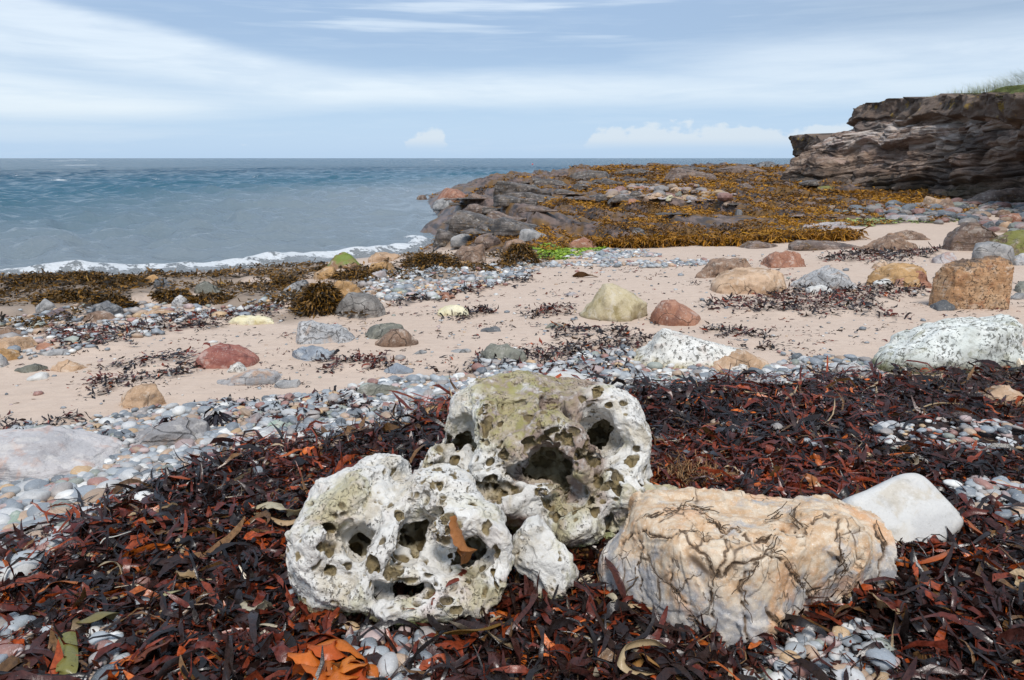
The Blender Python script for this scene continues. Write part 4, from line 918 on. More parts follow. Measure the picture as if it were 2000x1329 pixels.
# the barrel-shaped purple stone lying across the right-hand pile
def log_stone():
    n, m = 26, 28; A = on_y(1893, 468, 17.2); Bp = on_y(1900, 492, 15.7)
    A = np.array(A); Bp = np.array(Bp); ax = Bp - A; L = np.linalg.norm(ax); ax /= L
    u_ = np.cross(ax, (0, 0, 1)); u_ /= np.linalg.norm(u_); v_ = np.cross(u_, ax)
    rad = 24 / pxpm(16.5, 1.4)
    s = np.concatenate([[0, 0, .03], np.linspace(.08, .96, n - 5), [1, 1]]); rf = np.concatenate([[.0, .8, .97], np.full(n - 5, 1.0), [1, 0.0]])
    th = np.linspace(0, 2 * math.pi, m, endpoint=False)
    S, TH = np.meshgrid(s, th, indexing='ij'); RF = rf[:, None] * rad * (1 - .12 * S) * (1 + .08 * perlin(S * 3, np.cos(TH) * 1.3, np.sin(TH) * 1.3))
    P = A + ax * L * S[..., None] + u_ * (RF * np.cos(TH))[..., None] + v_ * (RF * np.sin(TH))[..., None]
    V = P.reshape(-1, 3); c = V.mean(0)
    o = mesh('column_stone', V - c, grid_faces(n, m, True), RM['purple']()); o.location = c
    tag(o, 'barrel-shaped purple-grey stone lying on top of the right-hand pile', 'stone')
log_stone()

# ================================================================ sculpted foreground rocks
def sd_ell(X, Y, Z, c, r, rot=0.0):
    x, y, z = X - c[0], Y - c[1], Z - c[2]
    if rot: ca, sa = math.cos(rot), math.sin(rot); x, y = x * ca + y * sa, -x * sa + y * ca
    k0 = np.sqrt((x / r[0]) ** 2 + (y / r[1]) ** 2 + (z / r[2]) ** 2); 
    return (k0 - 1) * min(r) * .9 + 0
def smin(a, b, k):
    h = np.clip(.5 + .5 * (b - a) / k, 0, 1); return b * (1 - h) + a * h - k * h * (1 - h)
def smax(a, b, k): return -smin(-a, -b, k)
class Clay:
    def __init__(s, lo, hi, h):
        s.h = h; s.org = np.array(lo, float)
        s.ax = [np.arange(lo[i], hi[i], h, dtype=np.float32) for i in range(3)]
        s.F = np.full([len(a) for a in s.ax], 1.0, np.float32)
    def grid(s, sl=(slice(None),) * 3):
        return s.ax[0][sl[0]][:, None, None], s.ax[1][sl[1]][None, :, None], s.ax[2][sl[2]][None, None, :]
    def add(s, c, r, k=.05, rot=0.0):
        X, Y, Z = s.grid(); s.F = smin(s.F, sd_ell(X, Y, Z, c, r, rot).astype(np.float32), k)
    def win(s, c, rad):
        return tuple(slice(max(int((c[i] - rad - s.org[i]) / s.h), 0), max(int((c[i] + rad - s.org[i]) / s.h) + 2, 1)) for i in range(3))
    def carve(s, c, r, k=.006, rot=0.0):
        R_ = max(r) + k * 2 + .01; w_ = s.win(c, R_); X, Y, Z = s.grid(w_)
        if s.F[w_].size == 0: return
        s.F[w_] = smax(s.F[w_], -sd_ell(X, Y, Z, c, r, rot).astype(np.float32), k)
    def plane(s, n, d, k=.02):
        n = np.array(n, float); n /= np.linalg.norm(n); X, Y, Z = s.grid()
        s.F = smax(s.F, (n[0] * X + n[1] * Y + n[2] * Z - d).astype(np.float32), k)
    def hit(s, px, py):
        """first surface point under photograph pixels"""
        D = raydir(px, py).reshape(-1, 3); C = np.array([0, 0, CAM_Z])
        t = np.full(len(D), 1.2); P = np.zeros((len(D), 3)); done = np.zeros(len(D), bool)
        lo = s.org; hi = s.org + s.h * (np.array(s.F.shape) - 2)
        for i in range(1400):
            t = t + np.where(done, 0, .003); Q = C + D * t[:, None]
            ins = ((Q > lo) & (Q < hi)).all(1) & ~done
            if ins.any():
                k = np.floor((Q[ins] - s.org) / s.h).astype(int); v = s.F[k[:, 0], k[:, 1], k[:, 2]]
                idx = np.where(ins)[0][v < 0]; P[idx] = Q[idx]; done[idx] = True
            if done.all() or (t > 6).all(): break
        return P, done
def gz1(x, y): return float(Hq(np.array([x]), np.array([y]))[0])
def honey_mat():
    m, t, b, o = new_mat('honeycomb_limestone')
    oc = t.n('ShaderNodeTexCoord').outputs['Object']; pit = t.attr('pit'); gr = t.attr('low')
    n1 = t.noise(oc, 5, 5, .6, .4); n2 = t.noise(oc, 22, 6, .65); n3 = t.noise(oc, 120, 3, .7)
    c = t.mix(t.sstep(n1, .35, .65), (.58, .56, .52), (.70, .68, .635))
    c = t.mix(t.sstep(t.noise(oc, 3.6, 4), .54, .64) * .55, c, (.52, .38, .34))
    c = t.mix((t.attr('brown') * 1.1).clamp() * t.sstep(n2, .25, .5), c, t.mix(n2, (.17, .12, .095), (.40, .30, .245)))
    c = t.mix(t.attr('moss') * t.sstep(n2, .42, .60) * .8, c, t.mix(n1, (.34, .31, .07), (.20, .19, .06)))
    st = t.noise(t.vmul(oc, (1, 1, .5)), 60, 5, .7, .6); stm = t.sstep(t.noise(oc, 7, 3), .50, .62)
    c = t.mix(t.sstep(st, .57, .64) * stm * .42, c, (.20, .15, .085))
    c = t.mix(t.sstep(t.noise(oc, 8, 5, .65, .5), .48, .64) * .6, c, (.46, .39, .27)); c = t.mix(t.sstep(t.noise(oc, 3.4, 5, .65, .5), .50, .62) * .6, c, (.37, .33, .15))
    c = t.mix(t.sstep(gr + (n2 - .5) * 1.1, .22, .8) * .85, c, t.mix(t.sstep(n1, .42, .58), (.45, .36, .16), (.24, .28, .08)))
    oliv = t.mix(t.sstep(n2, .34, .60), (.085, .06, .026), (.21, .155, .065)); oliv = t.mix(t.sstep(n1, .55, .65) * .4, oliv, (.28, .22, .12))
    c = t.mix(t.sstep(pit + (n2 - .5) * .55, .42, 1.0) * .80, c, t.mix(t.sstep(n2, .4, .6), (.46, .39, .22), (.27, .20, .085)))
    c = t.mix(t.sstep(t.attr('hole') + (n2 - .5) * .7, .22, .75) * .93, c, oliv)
    c = t.mix(t.sstep(n3, .60, .75) * .35, c, (.2, .17, .13))
    pk2 = t.sstep(t.noise(t.vmul(oc, (1, 1, .7)), 85, 2, .5, .4), .60, .66) * t.sstep(t.noise(oc, 6.5, 3), .44, .56); c = t.mix(pk2 * .62, c, (.07, .05, .028))
    t.put(b.inputs['Base Color'], c); b.inputs['Roughness'].default_value = .7
    t.put(b.inputs['Normal'], t.bump(n2 * .7 + n3 * .40 - t.sstep(st, .57, .64) * stm * .4 - pk2 * .8, .95, .012))
    return m
HM = honey_mat()
def finish(clay, F0, name, label, cat, mat, brown=None, moss=None, z0=1.1, lowh=.16, rough=.006, seed=0):
    V, Q = surfnet(clay.F, clay.org, clay.h)
    # keep what stands above the sand
    zc = V[Q].mean(1)[:, 2]; Q = Q[zc > z0 - .12]
    used = np.unique(Q); mp = np.full(len(V), -1); mp[used] = np.arange(len(used)); V = V[used]; Q = mp[Q]
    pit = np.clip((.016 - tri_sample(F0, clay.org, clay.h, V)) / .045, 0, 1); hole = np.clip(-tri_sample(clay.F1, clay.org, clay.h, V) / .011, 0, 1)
    N = normals(V, Q)
    d = (ridged(V[:, 0] * 6 + seed, V[:, 1] * 6, V[:, 2] * 6, 3) - .7) * rough * 2.2 + fbm(V[:, 0] * 9 + seed, V[:, 1] * 9, V[:, 2] * 9, 3) * rough * 1.6 + fbm(V[:, 0] * 34, V[:, 1] * 34, V[:, 2] * 34, 3) * rough * .8
    wp_ = np.stack([fbm(V[:, 0] * 17 + 5 * k + seed, V[:, 1] * 17, V[:, 2] * 17 + 9 * k, 3) for k in range(3)], 1)
    wp2 = np.stack([fbm(V[:, 0] * 5 + 5 * k + seed, V[:, 1] * 5, V[:, 2] * 5 + 9 * k, 2) for k in range(3)], 1)
    V = V + N * d[:, None] + wp_ * .020 + wp2 * .035
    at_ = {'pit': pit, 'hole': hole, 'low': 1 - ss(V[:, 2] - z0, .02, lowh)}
    at_['brown'] = brown(V, N) if brown else np.zeros(len(V)); at_['moss'] = moss(V, N) if moss else np.zeros(len(V))
    c = np.array([V[:, 0].mean(), V[:, 1].mean(), z0])
    o = mesh(name, V - c, Q, mat, attrs=at_); o.location = c
    ROCKS.append((c[0], c[1], np.ptp(V[:, 0]) / 2, np.ptp(V[:, 1]) / 2, V[:, 2].max() - z0, label))
    return tag(o, label, cat)
def blobs(cl_, lst, k=.05):
    for (px, py, Y, rx, ry, rz, *ro) in lst:
        c = on_y(px, py, Y); cl_.add(c, (rx, ry, rz), k, ro[0] if ro else 0.0)
def pits(cl_, lst, depth=.55, long=1.1, k=.008):
    A = np.array([(tuple(q) + (q[2],))[:4] for q in lst], float); P, ok = cl_.hit(A[:, 0], A[:, 1])
    for (a, p, o_) in zip(A, P, ok):
        if not o_: continue
        s = pxpm(p[1], p[2]); rx = a[2] / s; rz = (a[3] if len(a) > 3 else a[2]) / s
        vd = p - np.array([0, 0, CAM_Z]); vd /= np.linalg.norm(vd); ry = (rx + rz) / 2 * long
        c = p + vd * ry * (1 - depth * 1.5)
        cl_.carve(c, (rx, ry, rz * 1.05), k=k)
def ridge(cl_, lst, rad, k=.035, out=.0):
    """a rounded rib of rock along a line traced over the surface"""
    q = []
    for a, c in zip(lst[:-1], lst[1:]):
        n = max(int(math.hypot(c[0] - a[0], c[1] - a[1]) / 9), 1)
        for i in range(n): q.append((a[0] + (c[0] - a[0]) * i / n, a[1] + (c[1] - a[1]) * i / n))
    q.append(lst[-1]); A_ = np.array(q, float); P, ok = cl_.hit(A_[:, 0], A_[:, 1]); P = P[ok]
    for i, c in enumerate(P):
        r = rad * (1 + .3 * math.sin(i * .7)); Rw = r + k * 1.2; w_ = cl_.win(c, Rw); X, Y, Z = cl_.grid(w_)
        if cl_.F[w_].size: cl_.F[w_] = smin(cl_.F[w_], (np.sqrt((X - c[0]) ** 2 + (Y - c[1]) ** 2 + (Z - c[2]) ** 2) - r).astype(np.float32), k)
def rpits(cl_, n, seed, r0, r1, thr=.02, fr=6.0, zmin=None, k=.004, box=None):
    """random solution pits over the surface, in clusters"""
    g = np.random.default_rng(seed); S = cl_.F < 0
    surf = S[1:-1, 1:-1, 1:-1] & ~(S[2:, 1:-1, 1:-1] & S[:-2, 1:-1, 1:-1] & S[1:-1, 2:, 1:-1] & S[1:-1, :-2, 1:-1] & S[1:-1, 1:-1, 2:] & S[1:-1, 1:-1, :-2])
    I = np.argwhere(surf) + 1; P = cl_.org + cl_.h * I
    if zmin: P = P[P[:, 2] > zmin]
    if box is not None: P = P[box(P)]
    P = P[g.choice(len(P), min(len(P), n * 8), replace=False)]
    w_ = fbm(P[:, 0] * fr + seed, P[:, 1] * fr, P[:, 2] * fr, 2); P = P[w_ > thr][:n]
    for p in P:
        r = r0 + (r1 - r0) * g.random() ** 2.5; a = g.uniform(.75, 1.35, 3)
        cl_.carve(p + g.normal(size=3) * r * .2, r * a, k=k)

t_h = .0044
# ---- back honeycombed rock
z0 = gz1(.25, 3.0)
A = Clay((-.48, 2.45, z0 - .12), (.95, 3.75, z0 + .80), t_h)
blobs(A, [
 (1045, 905, 3.12, .36, .34, .34), (1020, 800, 3.30, .22, .22, .16), (940, 860, 3.20, .17, .24, .26), (880, 940, 3.12, .16, .16, .16, .3),
 (1100, 900, 3.05, .16, .20, .20), (1160, 860, 3.20, .22, .20, .26), (1215, 900, 3.12, .12, .2, .28), (1130, 790, 3.35, .14, .12, .12),
 (1180, 985, 2.86, .14, .11, .15), (1120, 1035, 2.72, .14, .08, .07), (1230, 1030, 2.84, .10, .10, .12), (1290, 985, 3.05, .14, .12, .08), (1000, 975, 2.85, .16, .10, .08)], .07)
pits(A, [(905, 865, 46, 52), (1060, 915, 70, 44), (1165, 850, 46, 44), (1085, 800, 34, 40), (870, 925, 26, 40), (1120, 960, 34, 30), (1250, 960, 22, 30), (1190, 1020, 20, 34), (1000, 800, 30, 20)], depth=.18, long=1.0, k=.03)
for L_, r_ in (([(1160, 775), (1110, 800), (1060, 835), (1010, 870), (985, 905), (970, 940)], .034), ([(1165, 775), (1215, 800), (1242, 850), (1245, 900), (1225, 940), (1185, 935)], .042),
               ([(1110, 830), (1135, 880), (1130, 920)], .026), ([(950, 800), (955, 850), (945, 900), (965, 950)], .030), ([(850, 900), (835, 935), (860, 950)], .026), ([(870, 800), (855, 850), (850, 890)], .028),
               ([(1210, 955), (1170, 985), (1150, 1020), (1110, 1035)], .036), ([(1240, 960), (1290, 982), (1318, 985)], .030), ([(900, 935), (960, 960), (1000, 985), (1050, 960), (1100, 965)], .024), ([(1225, 960), (1215, 1010), (1190, 1050)], .03)):
    ridge(A, L_, r_)
F0 = A.F.copy()
pits(A, [(1165, 855, 40, 38), (1150, 885, 24, 26), (1182, 830, 26, 22), (1060, 925, 56, 30), (1010, 915, 32, 26), (1100, 925, 32, 34), (900, 858, 34, 30), (925, 885, 22), (1080, 885, 30), (1085, 970, 40, 18), (960, 960, 40, 16)], depth=.16, long=.85, k=.012)
A.F1 = A.F.copy()
pits(A, [(1155, 905, 16), (895, 868, 18), (930, 875, 13), (870, 850, 11), (1050, 895, 14), (1035, 880, 14), (1110, 905, 16), (1100, 945, 16, 20),
         (965, 945, 15, 11), (1262, 980, 12, 15), (1030, 860, 10), (1070, 850, 9), (1060, 870, 13), (1095, 865, 10), (1125, 1000, 11), (1150, 985, 10), (1090, 1010, 13, 9), (1235, 905, 10, 14), (1210, 935, 12), (985, 890, 9), (1000, 960, 16, 9), (1050, 965, 12, 7), (1170, 765, 9), (1145, 778, 10, 6), (1205, 960, 9, 14), (1130, 990, 10, 16), (1165, 1010, 9), (890, 900, 9), (860, 870, 8)], long=1.2)
incav = lambda P: tri_sample(F0, A.org, A.h, P) < -.006
rpits(A, 620, 33, .006, .017, thr=-9, zmin=z0 + .03, box=incav)
rpits(A, 460, 5, .004, .017, thr=.14, zmin=z0 + .05); rpits(A, 420, 6, .004, .013, thr=.10, fr=9, zmin=z0 + .05)
rpits(A, 150, 15, .006, .022, thr=.16, fr=4.2, zmin=z0 + .05, box=lambda P: P[:, 1] < 3.1)
rpits(A, 1000, 61, .0035, .010, thr=.10, fr=7.0, zmin=z0 + .03); rpits(A, 900, 25, .003, .006, thr=.02, fr=5.0, zmin=z0 + .02)
brownf = lambda V, N: ss(fbm(V[:, 0] * 5, V[:, 1] * 5, V[:, 2] * 5, 3) * .9 - (((V[:, 0] - .12) / .26) ** 2) * .45 + ss(V[:, 2] - z0, .06, .30) * .50 + .08, .1, .45)
mossf = lambda V, N: ss(V[:, 2] - z0, .36, .46) * ss(N[:, 2], .1, .6) * ss(-np.abs(V[:, 0] - .02), -.32, -.12)
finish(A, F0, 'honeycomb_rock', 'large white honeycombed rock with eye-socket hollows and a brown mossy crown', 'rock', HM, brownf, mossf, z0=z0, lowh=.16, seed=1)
print('rock A', time.time() - T0)
# ---- front-left honeycombed rock
z0 = gz1(-.3, 2.35)
A2 = Clay((-.80, 2.0, z0 - .12), (.12, 3.0, z0 + .64), t_h * .95)
blobs(A2, [
 (640, 1090, 2.42, .15, .15, .20), (700, 1010, 2.55, .19, .16, .20), (750, 940, 2.72, .13, .11, .11), (690, 1130, 2.38, .16, .12, .12), (790, 1090, 2.42, .16, .17, .18),
 (870, 970, 2.58, .12, .11, .12), (880, 1060, 2.42, .14, .13, .20), (930, 1060, 2.42, .12, .14, .15), (945, 1120, 2.36, .09, .10, .14), (860, 1165, 2.30, .18, .09, .08), (800, 1190, 2.27, .12, .08, .06), (840, 1000, 2.55, .13, .12, .16)], .05)
pits(A2, [(820, 1045, 56, 50), (700, 1062, 36, 36), (920, 1082, 44, 44), (790, 1150, 40, 26), (650, 1030, 26, 26), (860, 1100, 20, 50), (740, 1150, 18, 30)], depth=.18, long=1.0, k=.03)
for L_, r_ in (([(600, 1120), (620, 1060), (660, 990), (720, 930), (765, 915)], .030), ([(690, 1160), (730, 1120), (755, 1060), (765, 1000), (800, 960), (860, 940), (900, 950)], .028), ([(880, 1010), (930, 1015), (970, 1050), (985, 1100), (965, 1160)], .026),
               ([(855, 1140), (840, 1090), (850, 1050), (880, 1015)], .026), ([(740, 1190), (800, 1205), (880, 1195), (940, 1180)], .022), ([(620, 1140), (680, 1165), (720, 1180)], .026), ([(760, 1120), (810, 1125), (850, 1120)], .018)):
    ridge(A2, L_, r_, .028)
F0 = A2.F.copy()
pits(A2, [(645, 1040, 21, 21), (698, 1062, 28, 32), (812, 1035, 50, 36), (848, 1012, 32, 26), (785, 1045, 28, 24), (830, 1070, 30, 22), (918, 1085, 42, 42), (905, 1098, 28), (940, 1072, 24, 28), (795, 1085, 26), (800, 1150, 44, 22)], depth=.18, long=.95, k=.01)
A2.F1 = A2.F.copy()
pits(A2, [(640, 1035, 12), (690, 1075, 15), (707, 1045, 12), (728, 1097, 13), (735, 1100, 9), (775, 1120, 18, 12), (790, 1085, 13), (640, 1073, 6), (628, 1078, 6), (645, 1087, 6), (650, 1115, 9), (625, 1113, 6), (770, 1105, 9), (820, 1145, 24, 14), (830, 1160, 12),
          (870, 965, 8), (912, 958, 9, 7), (925, 985, 12, 9), (865, 940, 7), (875, 1000, 14, 10), (965, 1085, 10, 13), (950, 1030, 9, 7), (770, 925, 8), (965, 1130, 8), (680, 1100, 8), (780, 1010, 12)], long=1.1)
rpits(A2, 480, 43, .005, .015, thr=-9, zmin=z0 + .03, box=lambda P: tri_sample(F0, A2.org, A2.h, P) < -.006)
rpits(A2, 330, 8, .004, .015, thr=.15, zmin=z0 + .05)
rpits(A2, 220, 18, .004, .014, thr=.08, fr=5, zmin=z0 + .05, box=lambda P: (P[:, 0] > -.42) & (P[:, 0] < -.05))
rpits(A2, 800, 62, .0035, .009, thr=.10, fr=8.0, zmin=z0 + .03); rpits(A2, 700, 28, .003, .006, thr=.04, fr=5.0, zmin=z0 + .02)
brown2 = lambda V, N: ss(fbm(V[:, 0] * 7, V[:, 1] * 7, V[:, 2] * 7, 2) - .12, 0, .2) * .25
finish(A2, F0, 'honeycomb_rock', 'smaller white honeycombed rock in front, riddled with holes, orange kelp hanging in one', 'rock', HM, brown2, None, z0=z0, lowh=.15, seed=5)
# ---- little white rock between them and the orange block
z0 = gz1(.06, 2.4)
A3 = Clay((-.06, 2.1, z0 - .1), (.26, 2.75, z0 + .32), t_h)
blobs(A3, [(1045, 1065, 2.48, .085, .08, .11), (1075, 1110, 2.42, .085, .07, .10), (1070, 1150, 2.38, .05, .05, .06)], .04)
F0 = A3.F.copy(); A3.F1 = F0; rpits(A3, 60, 3, .005, .012, thr=.02, zmin=z0 + .03); rpits(A3, 60, 4, .004, .006, thr=-.1, zmin=z0)
finish(A3, F0, 'honeycomb_rock', 'small white pitted rock between the honeycombed rocks and the fractured orange block', 'rock', HM, None, None, z0=z0, lowh=.12, seed=9)
print('rock B', time.time() - T0)

# ---- fractured orange block
def frac_mat():
    m, t, b, o = new_mat('fractured_quartzite')
    oc = t.n('ShaderNodeTexCoord').outputs['Object']; cr = t.attr('crack'); up = t.attr('up')
    n1 = t.noise(oc, 4, 5, .6, .5); n2 = t.noise(oc, 20, 6, .65); n3 = t.noise(oc, 170, 2, .6)
    gry = t.mix(t.sstep(n2, .4, .62), (.34, .33, .33), (.54, .48, .41)); orn = t.mix(t.sstep(n2, .38, .62), (.52, .345, .20), (.62, .51, .38))
    c = t.mix(t.sstep(up * .8 + (n1 - .5) * 2.4 + (t.noise(oc, 9, 5, .65) - .5) * 2.2, .12, .55), gry, orn)
    c = t.mix(t.sstep(n1, .54, .64) * .5, c, (.62, .31, .14))
    c = t.mix(t.sstep(n3, .60, .72) * .5, c, (.86, .83, .78)); c = t.mix(t.sstep(n3, .40, .30) * .3, c, (.25, .2, .16))
    wv = t.vadd(oc, t.vmul(t.n_color(oc, 9), (.10, .10, .10)))
    e = t.vor(t.vmul(wv, (1.3, 1.0, .55)), 13, 'DISTANCE_TO_EDGE'); k = t.sstep(e, .030, .008) * t.sstep(t.noise(oc, 5, 3), .52, .62)
    c = t.mix(k * .75, c, (.10, .065, .04))
    c = t.mix(t.sstep(cr + (n2 - .5) * .25, .30, .7) * .95, c, (.035, .022, .014))
    c = t.mix(t.sstep(cr, .06, .45) * .35, c, (.25, .16, .09))
    t.put(b.inputs['Base Color'], c); b.inputs['Roughness'].default_value = .62
    t.put(b.inputs['Normal'], t.bump(n2 * .5 + n3 * .12 - k * .6, .8, .008)); return m
z0 = gz1(.6, 2.3)
A4 = Clay((.16, 1.72, z0 - .12), (1.42, 2.98, z0 + .52), .0056)
def foot(px, py): p = z_hit(px, py, z0); return np.array([float(p[0]), float(p[1])])
fp = [foot(1205, 1170), foot(1320, 1265), foot(1500, 1290), foot(1660, 1195), foot(1772, 1120)]
back = [fp[4] + np.array([-.12, .12]), np.array([.95, 2.80]), np.array([.42, 2.72]), fp[0] + np.array([.03, .20])]
pl = np.array(fp + back)
X, Y, Z = A4.grid()
F = np.full(A4.F.shape, -1.0, np.float32)
cen = pl.mean(0)
for i in range(len(pl)):
    a, c_ = pl[i], pl[(i + 1) % len(pl)]; e = c_ - a; n = np.array([e[1], -e[0]]); n /= np.linalg.norm(n)
    if n @ (cen - a) > 0: n = -n
    tilt = .05
    F = smax(F, ((X - a[0]) * n[0] + (Y - a[1]) * n[1] + (Z - z0) * tilt).astype(np.float32), .07)
top = z0 + .365
F = smax(F, ((Z - top) + (X - .5) * .05 + (Y - 2.3) * .10).astype(np.float32), .07)
F = smax(F, (((X - 1.15) * .60 + (Z - top) * .8) - .03).astype(np.float32), .10)
A4.F = F
for (px, py, r1, r2) in ((1545, 1035, 36, 20), (1480, 1052, 40, 16), (1590, 1010, 34, 12), (1400, 1035, 50, 12), (1600, 1130, 30, 14)):
    pits(A4, [(px, py, r1, r2)], depth=.22)
blobs(A4, [(1610, 1075, 2.40, .13, .12, .12), (1222, 1120, 2.46, .09, .12, .13), (1700, 1090, 2.58, .10, .14, .14)], .09)
pits(A4, [(1688, 1030, 5, 7), (1690, 1078, 8, 10), (1652, 1062, 6, 7), (1648, 1212, 7), (1602, 1200, 8), (1640, 1200, 4)])
V, Q = surfnet(A4.F, A4.org, A4.h)
zc = V[Q].mean(1)[:, 2]; Q = Q[zc > z0 - .10]; used = np.unique(Q); mp = np.full(len(V), -1); mp[used] = np.arange(len(used)); V = V[used]; Q = mp[Q]
# main fractures, traced over the surface
lines = [[(1215, 1060), (1255, 1040), (1300, 1050), (1345, 1035), (1400, 1050), (1430, 1030), (1480, 1060), (1520, 1035), (1560, 1045), (1600, 1000), (1640, 1000)],
 [(1330, 1040), (1370, 1075), (1395, 1120), (1385, 1165), (1395, 1210), (1405, 1270)], [(1420, 1050), (1415, 1090), (1395, 1130), (1440, 1100), (1480, 1095), (1530, 1050)],
 [(1480, 1100), (1445, 1140), (1450, 1190), (1460, 1250), (1455, 1290)], [(1500, 1075), (1540, 1100), (1570, 1140), (1590, 1165), (1640, 1140), (1665, 1120)],
 [(1310, 1090), (1315, 1150), (1345, 1180)], [(1500, 1190), (1520, 1215), (1535, 1260)], [(1640, 1010), (1640, 1060), (1650, 1100), (1640, 1150)], [(1715, 1020), (1725, 1060), (1710, 1110), (1712, 1140)],
 [(1255, 1060), (1250, 1120), (1262, 1180), (1285, 1225)], [(1560, 985), (1545, 1010), (1570, 1030)], [(1290, 1015), (1330, 1000), (1400, 990)], [(1350, 1000), (1400, 1020), (1420, 1045)], [(1590, 1170), (1610, 1205), (1600, 1240)], [(1240, 1020), (1300, 1000), (1360, 985)], [(1480, 1020), (1530, 1000)], [(1340, 1200), (1370, 1225), (1380, 1260)]]
CP = []; CL = []
for L in lines:
    L = np.array(L, float); q_ = []
    for a, c_ in zip(L[:-1], L[1:]):
        n_ = int(np.hypot(*(c_ - a)) / 2.5) + 1
        for k in range(n_): q_.append(a + (c_ - a) * k / n_)
    q_ = np.array(q_); jj = np.stack([perlin(np.arange(len(q_)) * .13, len(CP) * 1.7, 0), perlin(np.arange(len(q_)) * .13, len(CP) * 1.7 + 9, 0)], 1) * 9
    h_, o_k = A4.hit((q_ + jj)[:, 0], (q_ + jj)[:, 1]); CP.append(h_); CL.append(h_[o_k])
CP = np.concatenate(CP); CP = CP[CP[:, 1] > 1]
dm = np.full(len(V), 9.0)
for i in range(0, len(CP), 60):
    dd = ((V[:, None, :] - CP[None, i:i + 60]) ** 2).sum(2).min(1); dm = np.minimum(dm, dd)
dm = np.sqrt(dm)
Nn = normals(V, Q)
wp = V + .05 * np.stack([perlin(V[:, 0] * 6, V[:, 1] * 6, V[:, 2] * 6 + k * 9) for k in range(3)], 1)
ve, _ = vor_edge((wp * np.array([1.0, 1.0, .42])).astype(np.float32), 8.5)
msk = ss(fbm(V[:, 0] * 4, V[:, 1] * 4, V[:, 2] * 4, 2), -.12, .15)
wv_ = .0062 + .004 * perlin(V[:, 0] * 14, V[:, 1] * 14, V[:, 2] * 14)
cmain = np.clip(1.25 - dm / np.maximum(wv_, .0055), 0, 1) ** .7; cs_ = np.exp(-(ve / .045) ** 2) * ss(fbm(V[:, 0] * 4, V[:, 1] * 4, V[:, 2] * 4, 2), .02, .22) * .7
V2 = V + Nn * (-.013 * cmain - .003 * cs_ + .010 * np.exp(-(dm / .03) ** 2) * 0 + fbm(V[:, 0] * 4, V[:, 1] * 4, V[:, 2] * 2.0, 3) * .034 + fbm(V[:, 0] * 13, V[:, 1] * 13, V[:, 2] * 2.6, 3) * .007 + fbm(V[:, 0] * 60, V[:, 1] * 60, V[:, 2] * 60, 2) * .003 + (ridged(V[:, 0] * 9, V[:, 1] * 9, V[:, 2] * 4, 3) - .7) * .006 + fbm(V[:, 0] * 26, V[:, 1] * 26, V[:, 2] * 14, 3) * .007)[:, None]
ve2, vid = vor_edge((wp * np.array([1.0, 1.0, .5])).astype(np.float32), 8.5 * .8, 7)
V2 = V2 + Nn * ((vid - .5) * .020 * ss(ve2, .0, .02) + ((vor_edge((wp * np.array([1.0, 1.0, .6])).astype(np.float32), 3.6, 3)[1]) - .5) * .030)[:, None]
cx = np.array([V2[:, 0].mean(), V2[:, 1].mean(), z0])
fo = mesh('fractured_block', V2 - cx, Q, frac_mat(), attrs={'crack': np.maximum(cmain, cs_), 'up': ss(V[:, 2] - z0 + .10 * fbm(V[:, 0] * 4, V[:, 1] * 4, V[:, 2] * 2, 2), .08, .36)}); fo.location = cx
def strands():
    """dried brown weed roots clinging along the fractures"""
    g = np.random.default_rng(12); VV = []; FF = []; b0 = 0
    for L in CL:
        if len(L) < 8: continue
        for r_ in range(6):
            a = g.integers(0, max(len(L) - 8, 1)); e = min(len(L), a + g.integers(8, 40)); P = L[a:e:2].copy(); n = len(P)
            if n < 3: continue
            off = g.normal(size=3) * .006; dr = g.normal(size=3) * .022 * (r_ % 2)
            P = P + off + dr * np.linspace(0, 1, n)[:, None] ** 1.5 + g.normal(size=(n, 3)) * .0015; vd = P - np.array([0, 0, CAM_Z]); P = P + np.array([0, 0, .003]) + np.array([0, -.004, 0])
            T_ = np.gradient(P, axis=0); s1 = np.cross(T_, (0.3, -.6, .7)); s1 /= np.linalg.norm(s1, axis=1, keepdims=True) + 1e-9; s2 = np.cross(s1, T_); s2 /= np.linalg.norm(s2, axis=1, keepdims=True) + 1e-9
            w_ = .0016 * g.uniform(.6, 1.6); an = np.linspace(0, 2 * math.pi, 4, endpoint=False)
            V_ = (P[:, None] + w_ * (np.cos(an)[None, :, None] * s1[:, None] + np.sin(an)[None, :, None] * s2[:, None])).reshape(-1, 3)
            VV.append(V_); FF.append(grid_faces(n, 4, True) + b0); b0 += len(V_)
    m_, t_, b_, _ = new_mat('dry_root'); b_.inputs['Roughness'].default_value = .8; t_.put(b_.inputs['Base Color'], t_.mix(t_.noise(None, 60, 2), (.045, .028, .016), (.13, .075, .035)))
    o = mesh('root_strands', np.concatenate(VV) - cx, np.concatenate(FF), m_, parent=fo); o['kind'] = 'stuff'
strands()
tag(fo, 'big blocky orange-grey boulder seamed with dark fractures, in the right foreground', 'boulder')
ROCKS.append((cx[0], cx[1], .55, .45, .34, 'fractured orange block'))
